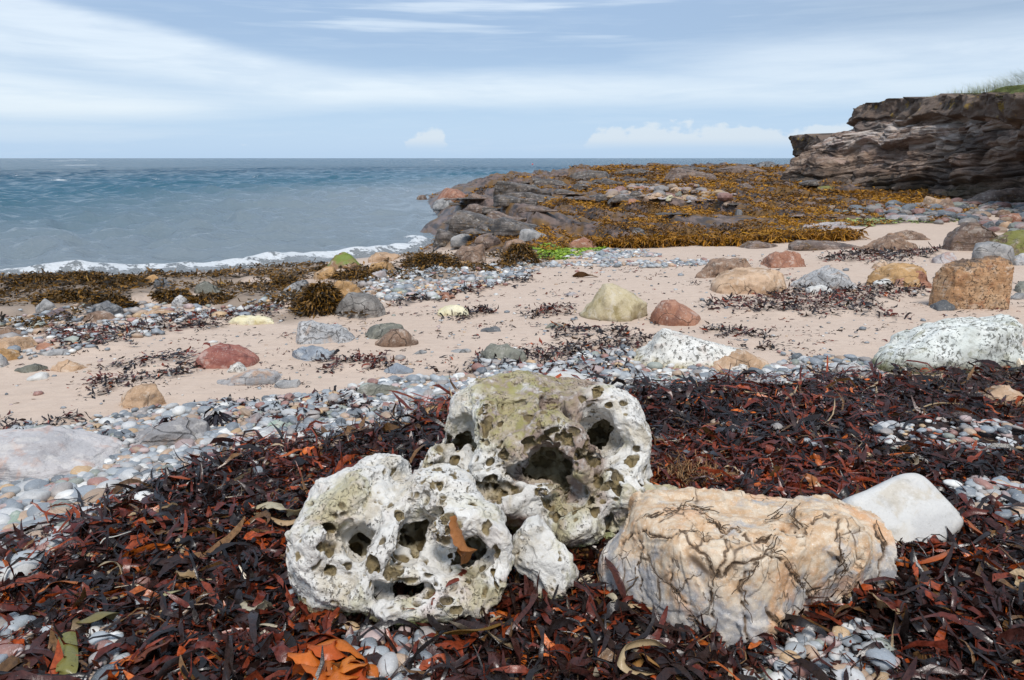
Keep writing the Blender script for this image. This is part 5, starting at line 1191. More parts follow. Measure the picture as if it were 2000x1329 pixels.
# ---- smooth white slab behind it
z0 = gz1(1.35, 2.9)
A5 = Clay((.85, 2.4, z0 - .15), (2.05, 3.6, z0 + .45), .011)
X, Y, Z = A5.grid()
TH_ = R(38); sT, cT = math.sin(TH_), math.cos(TH_); y00 = 2.70        # plane of the face, leaning back
def on_face(px, py):
    d = raydir(px, py)
    t_ = (y00 + (CAM_Z - z0) * math.tan(TH_)) / (d[1] - d[2] * math.tan(TH_)); P = d * t_; return P[0], (P[2] + CAM_Z - z0) / cT
P2 = np.array([on_face(*p) for p in ((1645, 1000), (1652, 968), (1705, 942), (1780, 914), (1812, 920), (1845, 955), (1912, 1036), (1850, 1075), (1800, 1140), (1700, 1180))])
cen = P2.mean(0); F = np.full(A5.F.shape, -1.0, np.float32)
S_ = (Y - y00) * sT + (Z - z0) * cT; D_ = (Y - y00) * cT - (Z - z0) * sT
for i in range(len(P2)):
    a, c_ = P2[i], P2[(i + 1) % len(P2)]; e = c_ - a; n = np.array([e[1], -e[0]]); n /= np.linalg.norm(n)
    if n @ (cen - a) > 0: n = -n
    F = smax(F, ((X - a[0]) * n[0] + (S_ - a[1]) * n[1]).astype(np.float32), .035)
F = smax(F, (np.abs(D_ - .09) - .10 + .0 * X).astype(np.float32), .06)
A5.F = F; V, Q = surfnet(A5.F, A5.org, A5.h); N = normals(V, Q); V = V + N * (fbm(V[:, 0] * 3, V[:, 1] * 3, V[:, 2] * 3, 3) * .02)[:, None]
cx = np.array([V[:, 0].mean(), V[:, 1].mean(), z0]); o5 = mesh('smooth_slab', V - cx, Q, RM['slabw']()); o5.location = cx
tag(o5, 'smooth blank white slab leaning behind the fractured orange block', 'boulder')
ROCKS.append((cx[0], cx[1], .4, .25, .3, 'smooth white slab'))
print('sculpted', time.time() - T0)
# ================================================================ drift weed
def weed_mat(name, rough=.32, trans=.25, spec=.5, dk=.45):
    m, t, b, o = new_mat(name)
    c = t.attr('Col', 'Color'); pos = t.n('ShaderNodeNewGeometry').outputs['Position']; n = t.noise(pos, 70, 3, .6)
    c = t.mix(t.sstep(n, .35, .65), t.mix(dk, c, (0, 0, 0)), c)
    t.put(b.inputs['Base Color'], c); t.put(b.inputs['Roughness'], rough + (n - .5) * .4)
    b.inputs['Specular IOR Level'].default_value = spec
    t.put(b.inputs['Normal'], t.bump(n, .35, .004))
    if trans:
        tr = t.n('ShaderNodeBsdfTranslucent'); t.put(tr.inputs[0], c); mx = t.n('ShaderNodeMixShader'); mx.inputs[0].default_value = trans
        t.link(b.outputs[0], mx.inputs[1]); t.link(tr.outputs[0], mx.inputs[2]); t.link(mx.outputs[0], o.inputs[0])
    return m
WM = weed_mat('wet_weed', .31, .14, .5); WD = weed_mat('wrack_weed', .55, .15, .35); WK = weed_mat('kelp', .30, .35, .5, .12)
def fronds(x, y, z, L, W, g, K=6, cross=3, pitch=.15, curl=.5, bend=.5, roll=.6, ruffle=.15, yaw=None, lobes=.3, sag=True, up=0.0):
    n = len(x); yaw = g.random(n) * 6.283 if yaw is None else yaw
    p = g.normal(size=n) * pitch + up; r = g.normal(size=n) * roll
    cu = g.normal(size=n) * curl; be = g.normal(size=n) * bend
    c = np.stack([x, y, z], 1); rows = []; ds = L / (K - 1)
    for k in range(K):
        f = k / (K - 1)
        wv = W * (.22 + .78 * np.sin(math.pi * min(f * .85 + .12, 1.0)) ** .7) * (1 + lobes * g.normal(size=n)) * (1.0 if k < K - 1 else .45)
        wv = np.abs(wv) * .5
        pk = p + cu * (f - .3) * 1.6 + g.normal(size=n) * ruffle; yk = yaw + be * f
        d = np.stack([np.cos(yk) * np.cos(pk), np.sin(yk) * np.cos(pk), np.sin(pk)], 1)
        rk = r + g.normal(size=n) * ruffle * 1.5
        sdv = np.stack([-np.sin(yk) * np.cos(rk), np.cos(yk) * np.cos(rk), np.sin(rk)], 1)
        nn = np.cross(d, sdv)
        if cross == 3:
            rows += [c - sdv * wv[:, None], c - nn * (wv * g.uniform(-.5, .6, n))[:, None], c + sdv * wv[:, None]]
        else: rows += [c - sdv * wv[:, None], c + sdv * wv[:, None]]
        c = c + d * ds[:, None]
    V = np.stack(rows, 1)                                # n, K*cross, 3
    zb = z[:, None] + .0
    if sag: V[:, :, 2] = np.maximum(V[:, :, 2], zb - .006 + .02 * 0)
    cells = []
    for k in range(K - 1):
        for j in range(cross - 1):
            a = k * cross + j; cells.append([a, a + 1, a + cross + 1, a + cross])
    return V, np.array(cells)
def pack(V, cells):
    n, m = V.shape[:2]; F = (np.arange(n) * m)[:, None, None] + cells[None]
    return V.reshape(-1, 3), F.reshape(-1, 4)
def sample(P, n, g, pad=.3, edge=.2, nz=.3, fr=2.0, view=True, by='area', thr=.5):
    """random points in a plan polygon with a ragged edge, thinned with distance from the camera"""
    a = np.array(P); lo = a.min(0) - pad; hi = a.max(0) + pad
    if view: lo = np.maximum(lo, (-60, 1.25)); 
    out = []
    cnt = 0; tries = 0
    while cnt < n and tries < 60:
        if by == 'area': x = g.uniform(lo[0], hi[0], 20000); y = g.uniform(lo[1], hi[1], 20000)
        else:
            r0, r1 = max(lo[1], 1.3), math.hypot(max(abs(lo[0]), abs(hi[0])), hi[1]); r = np.exp(g.uniform(math.log(r0), math.log(r1), 20000)); an = g.uniform(R(-62), R(62), 20000); x = r * np.sin(an); y = r * np.cos(an)
        if view: k = np.abs(x) < y * .80 + 1.5; x, y = x[k], y[k]
        m = ss(poly_sd(x, y, P) + fbm(x * fr, y * fr, 0 * x + 3, 3) * nz, -edge, edge) > g.random(len(x)) * thr * 2 * .9 + .05
        out.append(np.stack([x[m], y[m]], 1)); cnt += m.sum(); tries += 1
    q = np.concatenate(out)[:n]; return q[:, 0], q[:, 1]
PAL = np.array([[.017, .011, .010], [.032, .015, .012], [.062, .018, .013], [.135, .024, .012], [.24, .042, .014], [.38, .068, .014], [.60, .14, .02], [.17, .085, .030], [.50, .36, .21], [.62, .52, .38]])
PALN = ['blackish', 'blackish', 'dark maroon', 'maroon', 'red-brown', 'rusty red', 'bright orange', 'brown', 'tan', 'cream']
def pick_col(x, y, g, wts):
    n = len(x); w_ = np.array(wts, float); w_ /= w_.sum(); idx = g.choice(len(w_), n, p=w_)
    red = fbm(x * 1.3, y * 1.3, 0 * x + 21, 3)          # redder and blacker drifts
    idx = np.where((red > .12) & (idx < 3) & (g.random(n) < .6), idx + 2, idx); idx = np.where((red < -.08) & (idx > 2) & (idx < 7) & (g.random(n) < .6), idx - 3, idx)
    return idx, PAL[idx] * g.uniform(.7, 1.35, (n, 1))
LAND = [(.28, 3.0, 'the large honeycombed rock'), (-.38, 2.5, 'the front honeycombed rock'), (.62, 2.4, 'the fractured block'), (1.35, 2.95, 'the smooth white slab')]
for (lx, ly, nm) in ((116, 915, 'the pinkish left slab'), (1100, 750, 'the smooth white boulder'), (1850, 690, 'the mossy white boulder'), (1340, 690, 'the white peaked boulder'), (1742, 870, 'the white dome cobble'),
                     (440, 700, 'the red boulder'), (545, 835, 'the sea-green stone'), (850, 805, 'the mustard yellow cobble'), (330, 850, 'the low grey slab'), (1950, 775, 'the tan cobble'), (730, 765, 'the crusted slab'), (1930, 992, 'the white-blue cobble'), (285, 780, 'the sunken boulder'), (700, 600, 'the cracked boulder'), (980, 695, 'the olive-grey stone')):
    p_ = at(lx, ly)[0]; LAND.append((p_[0], p_[1], nm))
def where(x, y):
    d = [math.hypot(x - a, y - b) for a, b, _ in LAND]; i = int(np.argmin(d)); a, b, nm = LAND[i]; ex, ey = x - a, y - b
    rel = ('right of' if ex > 0 else 'left of') if abs(ex) > abs(ey) else ('behind' if ey > 0 else 'in front of')
    far = 'close ' if d[i] < .35 else ''
    far = {'': '', 'close ': 'close '}[far]
    return (('just ' if d[i] < .5 else 'well ' if d[i] > 1.0 else '') + rel + ' ' + nm)
g = np.random.default_rng(21)
# ---- the near bank
x, y = sample(BANK, 58000, g, edge=.12, nz=.28, by='log')
def outgap(x, y, keep=.16):
    m = np.ones(len(x), bool)
    for P in GAPS: m &= (poly_sd(x, y, P) + fbm(x * 7, y * 7, 0 * x, 2) * .06 < 0) | (g.random(len(x)) < keep)
    return m
m = outgap(x, y); x, y = x[m], y[m]; n = len(x)
small = y > 3.6
idx, col = pick_col(x, y, g, [25, 25, 20, 13, 9, 5.5, 2.6, 4.5, 1.2, .5])
lsc = g.lognormal(0, .40, n).clip(.4, 1.9) * np.where(y > 3.2, .85, 1)
lg_ = g.random(n) < .5; Lf = np.where(lg_, .19, .10) * lsc; Wf = np.where(lg_, .0125, .021) * lsc * g.uniform(.5, 1.5, n); Wf = np.where(idx >= 5, Wf * 1.25, Wf)
zf = Hq(x, y) + g.random(n) ** 1.4 * .060 - .004
k = ~small
Vn, cn = fronds(x[k], y[k], zf[k], Lf[k], Wf[k], g, K=8, cross=3, pitch=.11, curl=.95, bend=2.2, roll=.7, ruffle=.22, lobes=.2)
Vf, cf = fronds(x[~k], y[~k], zf[~k], Lf[~k], Wf[~k], g, K=5, cross=2, pitch=.22, curl=.9, bend=1.1, roll=.65, ruffle=.22)
def proj_px(V):
    d = V[..., 1] * math.cos(PITCH) + (CAM_Z - V[..., 2]) * math.sin(PITCH)
    u = 1000 + FOC * V[..., 0] / d; v = 664.5 - FOC * (-(CAM_Z - V[..., 2]) * math.cos(PITCH) + V[..., 1] * math.sin(PITCH)) / d
    return u, v
u_, v_ = proj_px(Vn); vis = ((u_ > 5) & (u_ < 1995) & (v_ < 1325) & (v_ > 600)).all(1)
ci, cc = idx[k], col[k]
size = np.ptp(u_, 1) * np.ptp(v_, 1) * vis * np.where(ci >= 5, 4.0, np.where(ci >= 3, 1.2, .5)) * (zf[k] - Hq(x[k], y[k]) > .014)
top_i = np.argsort(-size)[:250]; sel = np.zeros(len(size), bool); sel[top_i] = True
V_, F_ = pack(Vn[~sel], cn)
tag(mesh('drift_weed', V_, F_, WM, col=np.repeat(cc[~sel], Vn.shape[1], 0)), 'thick bank of wet maroon and black drift weed over the foreground', kind='stuff')
V_, F_ = pack(Vf, cf)
tag(mesh('drift_weed', V_, F_, WM, col=np.repeat(col[~k], Vf.shape[1], 0)), 'dark drift weed further up the bank behind the honeycombed rocks', kind='stuff')
for i in top_i:
    v = Vn[i]; c0 = v[0].copy(); o = mesh('seaweed_frond', v - c0, cn, WM, col=np.repeat(cc[i:i + 1], len(v), 0)); o.location = c0
    tag(o, f'{PALN[ci[i]]} frond {where(c0[0], c0[1])}', 'seaweed', 'loose seaweed fronds on the near bank')
# black strings and stalks among it
x, y = sample(BANK, 7000, g, edge=.12, nz=.28, by='log'); m = outgap(x, y); x, y = x[m], y[m]; n = len(x)
V_, c_ = fronds(x, y, Hq(x, y) + g.random(n) * .05 + .005, .16 * g.uniform(.5, 1.6, n), .0045 * g.uniform(.6, 1.6, n), g, K=8, cross=2, pitch=.12, curl=.5, bend=2.2, roll=.8, ruffle=.16, lobes=.1)
V_, F_ = pack(V_, c_); tag(mesh('weed_strings', V_, F_, WM, col=np.repeat(np.array([[.015, .010, .010], [.03, .014, .01], [.22, .12, .05]])[g.choice(3, n, p=[.55, .35, .1])], 16, 0)), 'thin dark weed strings tangled through the foreground bank', kind='stuff')
print('bank', time.time() - T0)
# ---- drift lines further up the beach
allV = []; allC = []
for q, P in enumerate(DRIFT):
    a = np.array(P); area = abs(np.sum(a[:, 0] * np.roll(a[:, 1], -1) - a[:, 1] * np.roll(a[:, 0], -1))) / 2
    dist = a[:, 1].mean(); n_ = int(np.clip(area * 900 * (5 / dist) ** 1.2, 200, 6500))
    x, y = sample(P, n_, g, edge=.15, nz=.45, fr=2.5); n = len(x); s_ = (.85 + .07 * max(dist - 4, 0)) 
    idx, col = pick_col(x, y, g, [34, 30, 16, 10, 5, 2, .3, 1.5, .3, .1])
    V_, c_ = fronds(x, y, Hq(x, y) + g.random(n) ** 2 * .05, .08 * s_ * g.uniform(.5, 1.4, n), .019 * s_ * g.uniform(.5, 1.4, n), g, K=5, cross=2, pitch=.35, curl=.9, bend=.9, roll=.7, ruffle=.25)
    allV.append(V_); allC.append(np.repeat(col, V_.shape[1], 0))
V_, F_ = pack(np.concatenate(allV), c_)
tag(mesh('drift_weed', V_, F_, WM, col=np.concatenate(allC)), 'black and maroon drift weed in lines and patches on the sand', kind='stuff')
# ---- loose scraps over the sand
SANDP = plan([(-100, 860), (0, 640), (300, 600), (600, 600), (760, 590), (900, 560), (1100, 515), (1300, 505), (1500, 495), (1700, 490), (2050, 480), (2050, 720), (1500, 700), (1100, 680), (700, 745), (300, 800)])
x, y = sample(SANDP, 9000, g, edge=.2, nz=.2, by='log')
m = (fbm(x * .9, y * 2.4, 0 * x + 31, 4) > .10) | (g.random(len(x)) < .10); x, y = x[m][:3600], y[m][:3600]; n = len(x); s_ = .35 + .075 * y
idx, col = pick_col(x, y, g, [30, 28, 16, 12, 7, 3, .6, 2.5, .6, .1])
V_, c_ = fronds(x, y, Hq(x, y) + .003, .07 * s_ * g.uniform(.4, 1.5, n), .013 * s_ * g.uniform(.5, 1.5, n), g, K=5, cross=2, pitch=.12, curl=.9, bend=1.4, roll=.5, ruffle=.25, yaw=g.normal(size=n) * .8)
V_, F_ = pack(V_, c_); tag(mesh('weed_scraps', V_, F_, WM, col=np.repeat(col, 10, 0)), 'small dark weed scraps scattered over the open sand', kind='stuff')
# ---- golden and dark wrack near the water
GOLD = np.array([[.30, .145, .018], [.20, .10, .016], [.12, .065, .014], [.05, .032, .012], [.025, .017, .010], [.36, .20, .035]])
allV = []; allC = []
for q, P in enumerate(WRACK):
    a = np.array(P); area = abs(np.sum(a[:, 0] * np.roll(a[:, 1], -1) - a[:, 1] * np.roll(a[:, 0], -1))) / 2
    n_ = int(np.clip(area * 330, 800, 15000)); x, y = sample(P, n_, g, edge=.5, nz=2.2, fr=.7, thr=.5); m_ = fbm(x * .8, y * 1.6, 0 * x + 33, 3) > -.16; x, y = x[m_], y[m_]; n = len(x)
    hump = .10 * np.maximum(fbm(x * 1.3, y * 1.3, 0 * x + 2, 2) + .2, 0)
    idx = g.choice(6, n, p=[.12, .22, .26, .22, .15, .03]); s_ = 1.0
    V_, c_ = fronds(x, y, Hq(x, y) + hump + g.random(n) ** 2 * .06, .115 * g.uniform(.5, 1.4, n),   .028 * g.uniform(.5, 1.4, n), g, K=5, cross=2, pitch=.3, curl=.8, bend=1.0, roll=.8, ruffle=.3, lobes=.4)
    allV.append(V_); allC.append(np.repeat(GOLD[idx] * g.uniform(.7, 1.3, (n, 1)), V_.shape[1], 0))
# wigs of wrack on boulders: centre pixel, radius px, height px
def wig(px, py, rx, hgt, n, dark=.5):
    n = int(n * 1.9)
    p = at(px, py)[0]; s = pxpm(p[1], p[2]); a = g.random(n) * 6.283; r = np.sqrt(g.random(n)) 
    x = p[0] + np.cos(a) * r * rx / s; y = p[1] + rx / s * .5 + np.sin(a) * r * rx / s * .7; z = Hq(x, y) + (1 - r ** 2) * hgt / s * 1.0
    idx = g.choice(6, n, p=[.16 * (1 - dark) * 2, .22, .22, .24 * dark * 2, .16 * dark * 2 * .75 + (.4 - .4) , .0] / np.sum([.16 * (1 - dark) * 2, .22, .22, .24 * dark * 2, .16 * dark * 2 * .75, 0]))
    V_, c_ = fronds(x, y, z, .105 * g.uniform(.5, 1.4, n), .019 * g.uniform(.5, 1.4, n), g, K=5, cross=2, pitch=.4, curl=.9, bend=.8, roll=.8, ruffle=.3, yaw=np.arctan2(np.sin(a), np.cos(a)) + g.normal(size=n) * .5, up=-.35, sag=False)
    allV.append(V_); allC.append(np.repeat(GOLD[idx] * g.uniform(.7, 1.3, (n, 1)), V_.shape[1], 0))
for a in ((622, 612, 44, 50, 900), (600, 604, 30, 24, 400), (845, 528, 62, 24, 1100), (1015, 510, 34, 30, 600), (150, 556, 55, 22, 600), (230, 560, 45, 16, 500), (640, 530, 32, 12, 300), (330, 590, 34, 14, 300), (395, 596, 50, 16, 400), (60, 560, 50, 20, 500), (1750, 484, 26, 18, 200, .2), (120, 590, 60, 20, 600), (210, 600, 40, 22, 400), (930, 528, 44, 10, 250, .3), (560, 560, 30, 14, 200), (690, 545, 50, 14, 400)): wig(*a)
V_, F_ = pack(np.concatenate(allV), c_)
tag(mesh('bladder_wrack', V_, F_, WD, col=np.concatenate(allC)), 'golden and dark wrack heaped among stones along the water edge', kind='stuff')
# ---- the golden weed carpet of the reef
n0 = 220000
r = np.exp(g.uniform(math.log(15.5), math.log(85), n0)); an = g.uniform(R(-14), R(41), n0); x = r * np.sin(an); y = r * np.cos(an)
rd = poly_sd(x, y, REEF) + fbm(x * .9, y * .9, 0 * x + 9, 3) * .9
cov = fbm(x * .33, y * .2, 0 * x + 12, 4) + fbm(x * 1.3, y * 1.3, 0 * x + 13, 3) * .5
goldz = ss(x + 1.0 - .16 * (y - 20), -2.5, 3.5)                     # bare dark beds to seaward, weed landward
m = (rd > -.05) & (cov > .34 - .50 * goldz) & (poly_sd(x, y, CLIFF) < .5)
x, y = x[m][:90000], y[m][:90000]; n = len(x); s_ = y / 22
hill = .04 + .42 * np.maximum(fbm(x * .8, y * .8, 0 * x + 15, 3), 0)
tone = fbm(x * .45, y * .45, 0 * x + 17, 4) * 1.3 + .26 * g.normal(size=n) - .05 - .1 * (1 - ss(y, 16, 19)) 
idx = np.clip(np.floor(2.1 - tone * 4.5), 0, 4).astype(int)
V_, c_ = fronds(x, y, Hq(x, y) + hill * g.random(n) ** .3, .14 * s_ * g.uniform(.6, 1.4, n), .030 * s_ * g.uniform(.6, 1.4, n), g, K=4, cross=2, pitch=.22, curl=.7, bend=1.0, roll=.6, ruffle=.25, up=-.05, sag=False, lobes=.35)
V_, F_ = pack(V_, c_); G2 = np.array([[.56, .27, .015], [.47, .21, .013], [.33, .145, .011], [.17, .078, .010], [.06, .03, .009]])
tag(mesh('rockweed', V_, F_, WD, col=np.repeat(G2[idx] * g.uniform(.75, 1.25, (n, 1)), 8, 0)), 'orange-gold weed carpeting the flat rock reef', kind='stuff')
# hanging fringe along the front wall of the reef
fr_ = np.array([z_hit(a, b, .75) for a, b in ((1120, 488), (1260, 489), (1440, 493), (1560, 492), (1690, 487))]); n = 9000
P = polyline(fr_, g.random(n)); x = P[:, 0] + g.normal(size=n) * .2; y = P[:, 1] + g.random(n) * .9 - .25
dd = poly_sd(x, y, REEF) + fbm(x * .9, y * .9, 0 * x + 9, 3) * .9; m = (dd > -.02); x, y = x[m], y[m]; n = len(x)
V_, c_ = fronds(x, y, Hq(x, y) + .10 + .12 * g.random(n), .22 * g.uniform(.3, 1.8, n), .026 * g.uniform(.5, 1.5, n), g, K=5, cross=2, pitch=.45, curl=.5, bend=.9, roll=.9, ruffle=.3, yaw=R(-90) + g.normal(size=n) * .9, up=-.6, sag=False)
V_, F_ = pack(V_, c_); idx = np.clip(g.normal(size=n) * 1.1 + 2.4, 0, 4).astype(int)
tag(mesh('rockweed', V_, F_, WD, col=np.repeat(G2[idx] * g.uniform(.7, 1.2, (n, 1)), 10, 0)), 'long brown weed hanging down the front wall of the reef', kind='stuff')
# bright green sea lettuce
for P_, cnt, lab in (([(1035, 505), (1045, 492), (1080, 486), (1165, 487), (1168, 494), (1120, 505), (1060, 508)], 2200, 'bright green sea lettuce between beach and reef'),
                ([(1030, 484), (1070, 482), (1075, 487), (1035, 489)], 260, 'small green weed patch above the larger green patch'),
                ([(1600, 432), (1700, 428), (1850, 424), (1880, 432), (1700, 442), (1610, 444)], 500, 'pale green weed streaks on the flat beds under the cliff'),
                ([(640, 500), (660, 490), (690, 492), (700, 502)], 0, '')):
    if not cnt: continue
    P = plan(P_); x, y = sample(P, cnt, g, edge=.12, nz=.5, fr=1.2); n = len(x); s_ = y / 14
    V_, c_ = fronds(x, y, Hq(x, y) + .008 + g.random(n) * .02, .09 * s_ * g.uniform(.5, 1.4, n), .05 * s_ * g.uniform(.5, 1.4, n), g, K=4, cross=2, pitch=.10, curl=.3, bend=1.0, roll=.3, ruffle=.15)
    base = np.array([[.30, .46, .03], [.40, .55, .05], [.20, .33, .03]])[g.integers(0, 3, n)] * g.uniform(.7, 1.2, (n, 1))
    if cnt == 500: base = base * .6 + np.array([.22, .20, .15])
    V_, F_ = pack(V_, c_); tag(mesh('sea_lettuce', V_, F_, WD, col=np.repeat(base, 8, 0)), lab, kind='stuff')
print('weeds', time.time() - T0)

# ================================================================ shingle
def ico(sub):
    import bmesh
    bm = bmesh.new(); bmesh.ops.create_icosphere(bm, subdivisions=sub, radius=1.0)
    V = np.array([v.co[:] for v in bm.verts]); F = np.array([[v.index for v in f.verts] for f in bm.faces]); bm.free(); return V, F
I1, I2, I3 = ico(1), ico(2), ico(3)
pm, t, b, o_ = new_mat('pebble_stone')
oc = t.n('ShaderNodeNewGeometry').outputs['Position']; n_ = t.noise(oc, 60, 4, .65); n2 = t.noise(oc, 350, 2, .6)
c = t.attr('Col', 'Color'); c = t.mix(t.sstep(n_, .4, .65) * .30, c, t.mix(.6, c, (.05, .05, .05))); c = t.mix(t.sstep(n2, .58, .7) * .3, c, (.7, .68, .64))
c = t.mix(t.sstep(n_, .62, .66) * .35, c, (.72, .70, .66))
t.put(b.inputs['Base Color'], c); t.put(b.inputs['Roughness'], .50 + (n_ - .5) * .4); t.put(b.inputs['Normal'], t.bump(n_ + n2 * .3, .4, .003))
PB = np.array([[.25, .275, .30], [.35, .375, .39], [.18, .20, .22], [.46, .46, .455], [.64, .63, .60], [.31, .28, .26], [.42, .30, .21], [.50, .34, .19], [.32, .165, .135], [.10, .115, .13], [.27, .29, .25], [.42, .32, .30]])
PBN = ['blue-grey', 'pale blue-grey', 'slate grey', 'light grey', 'white', 'brownish grey', 'tan', 'ochre', 'dull red', 'dark slate', 'greenish grey', 'pinkish']
PBW = np.array([13, 14, 10, 14, 9, 11, 9, 4, 5, 5, 4, 5.]); PBW /= PBW.sum()
def peb(x, y, z, r, g, base):
    V0, F0 = base; n = len(x)
    fl_ = g.uniform(.32, .62, n); el_ = g.uniform(.62, .95, n)
    S = np.stack([r, r * el_, r * fl_], 1)
    # low-frequency irregularity per stone
    A = g.normal(size=(n, 3)) * .22; Bv = g.normal(size=(n, 3)) * .9
    V = V0[None] * (1 + (np.einsum('vi,ni->nv', V0, A) + .10 * np.sin(np.einsum('vi,ni->nv', V0 * 2.2, Bv) * 1.5 + g.random((n, 1)) * 6))[..., None])
    V = np.sign(V) * np.abs(V) ** .92
    V = V * S[:, None, :]
    a = g.random(n) * 6.283; tl = g.normal(size=n) * .22; ca, sa = np.cos(a)[:, None], np.sin(a)[:, None]; ct, st = np.cos(tl)[:, None], np.sin(tl)[:, None]
    X, Y, Z = V[..., 0], V[..., 1], V[..., 2]
    Y, Z = Y * ct - Z * st, Y * st + Z * ct
    X, Y = X * ca - Y * sa, X * sa + Y * ca
    return np.stack([X + x[:, None], Y + y[:, None], Z + z[:, None] + (r * fl_)[:, None] * .35], -1), F0
def inrock(x, y):
    m = np.zeros(len(x), bool)
    for (cx, cy, a, b_, h, l) in ROCKS: m |= ((x - cx) / (a * .8)) ** 2 + ((y - cy) / (b_ * .8)) ** 2 < 1
    return m
x, y = sample(SHINGLE, 17500, g, edge=.12, nz=.40, fr=1.8, by='log'); 
rad = .0185 * g.lognormal(0, .48, len(x)) * (1 + .35 * ss(3.9, 4.2, 2.6) + .05 * (y - 4)); rad = np.clip(rad, .009, .060)
near_l = ss(-x - .32 * y, .2, 1.2) * ss(4.2 - y, 0, 1.5); rad = rad * (1 + .35 * near_l)
lay = g.random(len(x)) ** 1.5 * .018
xb, yb_ = sample(BANK, 2300, g, edge=.12, by='log'); m = fbm(xb * 1.1, yb_ * 1.1, 0 * xb + 41, 3) > .16; xb, yb_ = xb[m], yb_[m]
rb_ = np.clip(.018 * g.lognormal(0, .4, len(xb)), .009, .045); lb = np.full(len(xb), .03)
gaps = GAPS
for i_, P in enumerate(gaps):
    a_, b2 = sample(P, (330, 170, 170, 90, 60, 230, 60, 60)[i_], g, edge=.04, nz=.08); xb = np.append(xb, a_); yb_ = np.append(yb_, b2); rb_ = np.append(rb_, np.clip(.021 * g.lognormal(0, .4, len(a_)), .010, .05)); lb = np.append(lb, np.full(len(a_), .04))
x = np.append(x, xb); y = np.append(y, yb_); rad = np.append(rad, rb_); lay = np.append(lay, lb)
m = ~inrock(x, y); x, y, rad, lay = x[m], y[m], rad[m], lay[m]
kk = g.choice(12, len(x), p=PBW); colp = PB[kk] * g.uniform(.8, 1.2, (len(x), 1)); z = Hq(x, y) + lay
px_ = pxpm(y, z) * rad; u_, v_ = proj_px(np.stack([x, y, z], -1)); vis = (u_ > 0) & (u_ < 2000) & (v_ < 1329) 
order = np.argsort(-(px_ * vis * (lay > .004))); big = np.zeros(len(x), bool); big[order[:270]] = True
nearp = (y < 4.6) & ~big; farp = ~nearp & ~big
for m_, base, lab in ((nearp, I2, 'sea-worn grey and pink pebbles banked across the near beach'), (farp, I2, 'grey pebbles further along the shingle ridge')):
    V_, F0_ = peb(x[m_], y[m_], z[m_], rad[m_], g, base); n = len(V_)
    F_ = ((np.arange(n) * V_.shape[1])[:, None, None] + F0_[None]).reshape(-1, 3)
    tag(mesh('shingle', V_.reshape(-1, 3), F_, pm, col=np.repeat(colp[m_], V_.shape[1], 0)), lab, kind='stuff')
for i in order[:270]:
    V_, F0_ = peb(x[i:i + 1], y[i:i + 1], z[i:i + 1], rad[i:i + 1], g, I3 if px_[i] > 16 else I2); v = V_[0]; c0 = np.array([x[i], y[i], z[i]])
    o = mesh('pebble', v - c0, F0_, pm, col=np.repeat(colp[i:i + 1], len(v), 0)); o.location = c0
    tag(o, f'{PBN[kk[i]]} pebble {where(x[i], y[i])}', 'pebble', 'larger pebbles of the shingle')
# small shingle patches near the water
allV = []; allC = []
for q, P in enumerate(PEBL + [plan([(990, 522), (1100, 514), (1300, 512), (1400, 508), (1400, 512), (1250, 520), (1100, 521), (1000, 526)]), plan([(1240, 524), (1330, 517), (1390, 512), (1390, 516), (1280, 527)])]):
    cnt = (650, 2000, 900, 420, 160)[q]; x, y = sample(P, cnt, g, edge=.15, nz=.5, fr=1.5); n = len(x)
    m = ~inrock(x, y); x, y = x[m], y[m]; n = len(x)
    r_ = np.clip(.034 * g.lognormal(0, .45, n), .014, .10); kk = g.choice(12, n, p=PBW)
    V_, F0_ = peb(x, y, Hq(x, y) + .006, r_, g, I1); allV.append(V_); allC.append(np.repeat(PB[kk] * g.uniform(.9, 1.3, (n, 1)), V_.shape[1], 0))
x, y = sample(SANDP, 700, g, by='log'); n = len(x); m = ~inrock(x, y); x, y = x[m], y[m]; n = len(x)
V_, F0_ = peb(x, y, Hq(x, y), .010 * g.lognormal(0, .5, n) * (.6 + .12 * y), g, I1); allV.append(V_); allC.append(np.repeat(PB[g.choice(12, n, p=PBW)], V_.shape[1], 0))
V_ = np.concatenate(allV); n = len(V_); F_ = ((np.arange(n) * V_.shape[1])[:, None, None] + F0_[None]).reshape(-1, 3)
tag(mesh('shingle', V_.reshape(-1, 3), F_, pm, col=np.concatenate(allC)), 'pale pebbles in patches and lines on the sand near the water', kind='stuff')
# rubble between the bigger stones at right under the cliff
RUB = plan([(1600, 415), (1800, 400), (2040, 398), (2040, 470), (1860, 440), (1700, 425)]); x, y = sample(RUB, 420, g, edge=.3, nz=.6, fr=.6); n = len(x)
V_, F0_ = peb(x, y, Hq(x, y) + .02, np.clip(.14 * g.lognormal(0, .4, n), .05, .26), g, I2); F_ = ((np.arange(n) * V_.shape[1])[:, None, None] + F0_[None]).reshape(-1, 3)
tag(mesh('rubble', V_.reshape(-1, 3), F_, pm, smooth=False, col=np.repeat(PB[g.choice([2, 5, 6, 8, 9, 10, 11], n)] * .7, V_.shape[1], 0)), 'small mixed stones littering the cliff foot', kind='stuff')
STF = plan([(1180, 385), (1240, 366), (1330, 362), (1420, 385), (1420, 405), (1300, 402), (1200, 396)]); x, y = sample(STF, 240, g, edge=.3, nz=.6, fr=.4); n = len(x)
V_, F0_ = peb(x, y, Hq(x, y) + .05, np.clip(.18 * g.lognormal(0, .4, n), .06, .32), g, I2); F_ = ((np.arange(n) * V_.shape[1])[:, None, None] + F0_[None]).reshape(-1, 3)
tag(mesh('rubble', V_.reshape(-1, 3), F_, pm, smooth=False, col=np.repeat(PB[g.choice([5, 6, 7, 8, 11, 2], n)] * .75, V_.shape[1], 0)), 'small stones filling the stone field on the reef', kind='stuff')
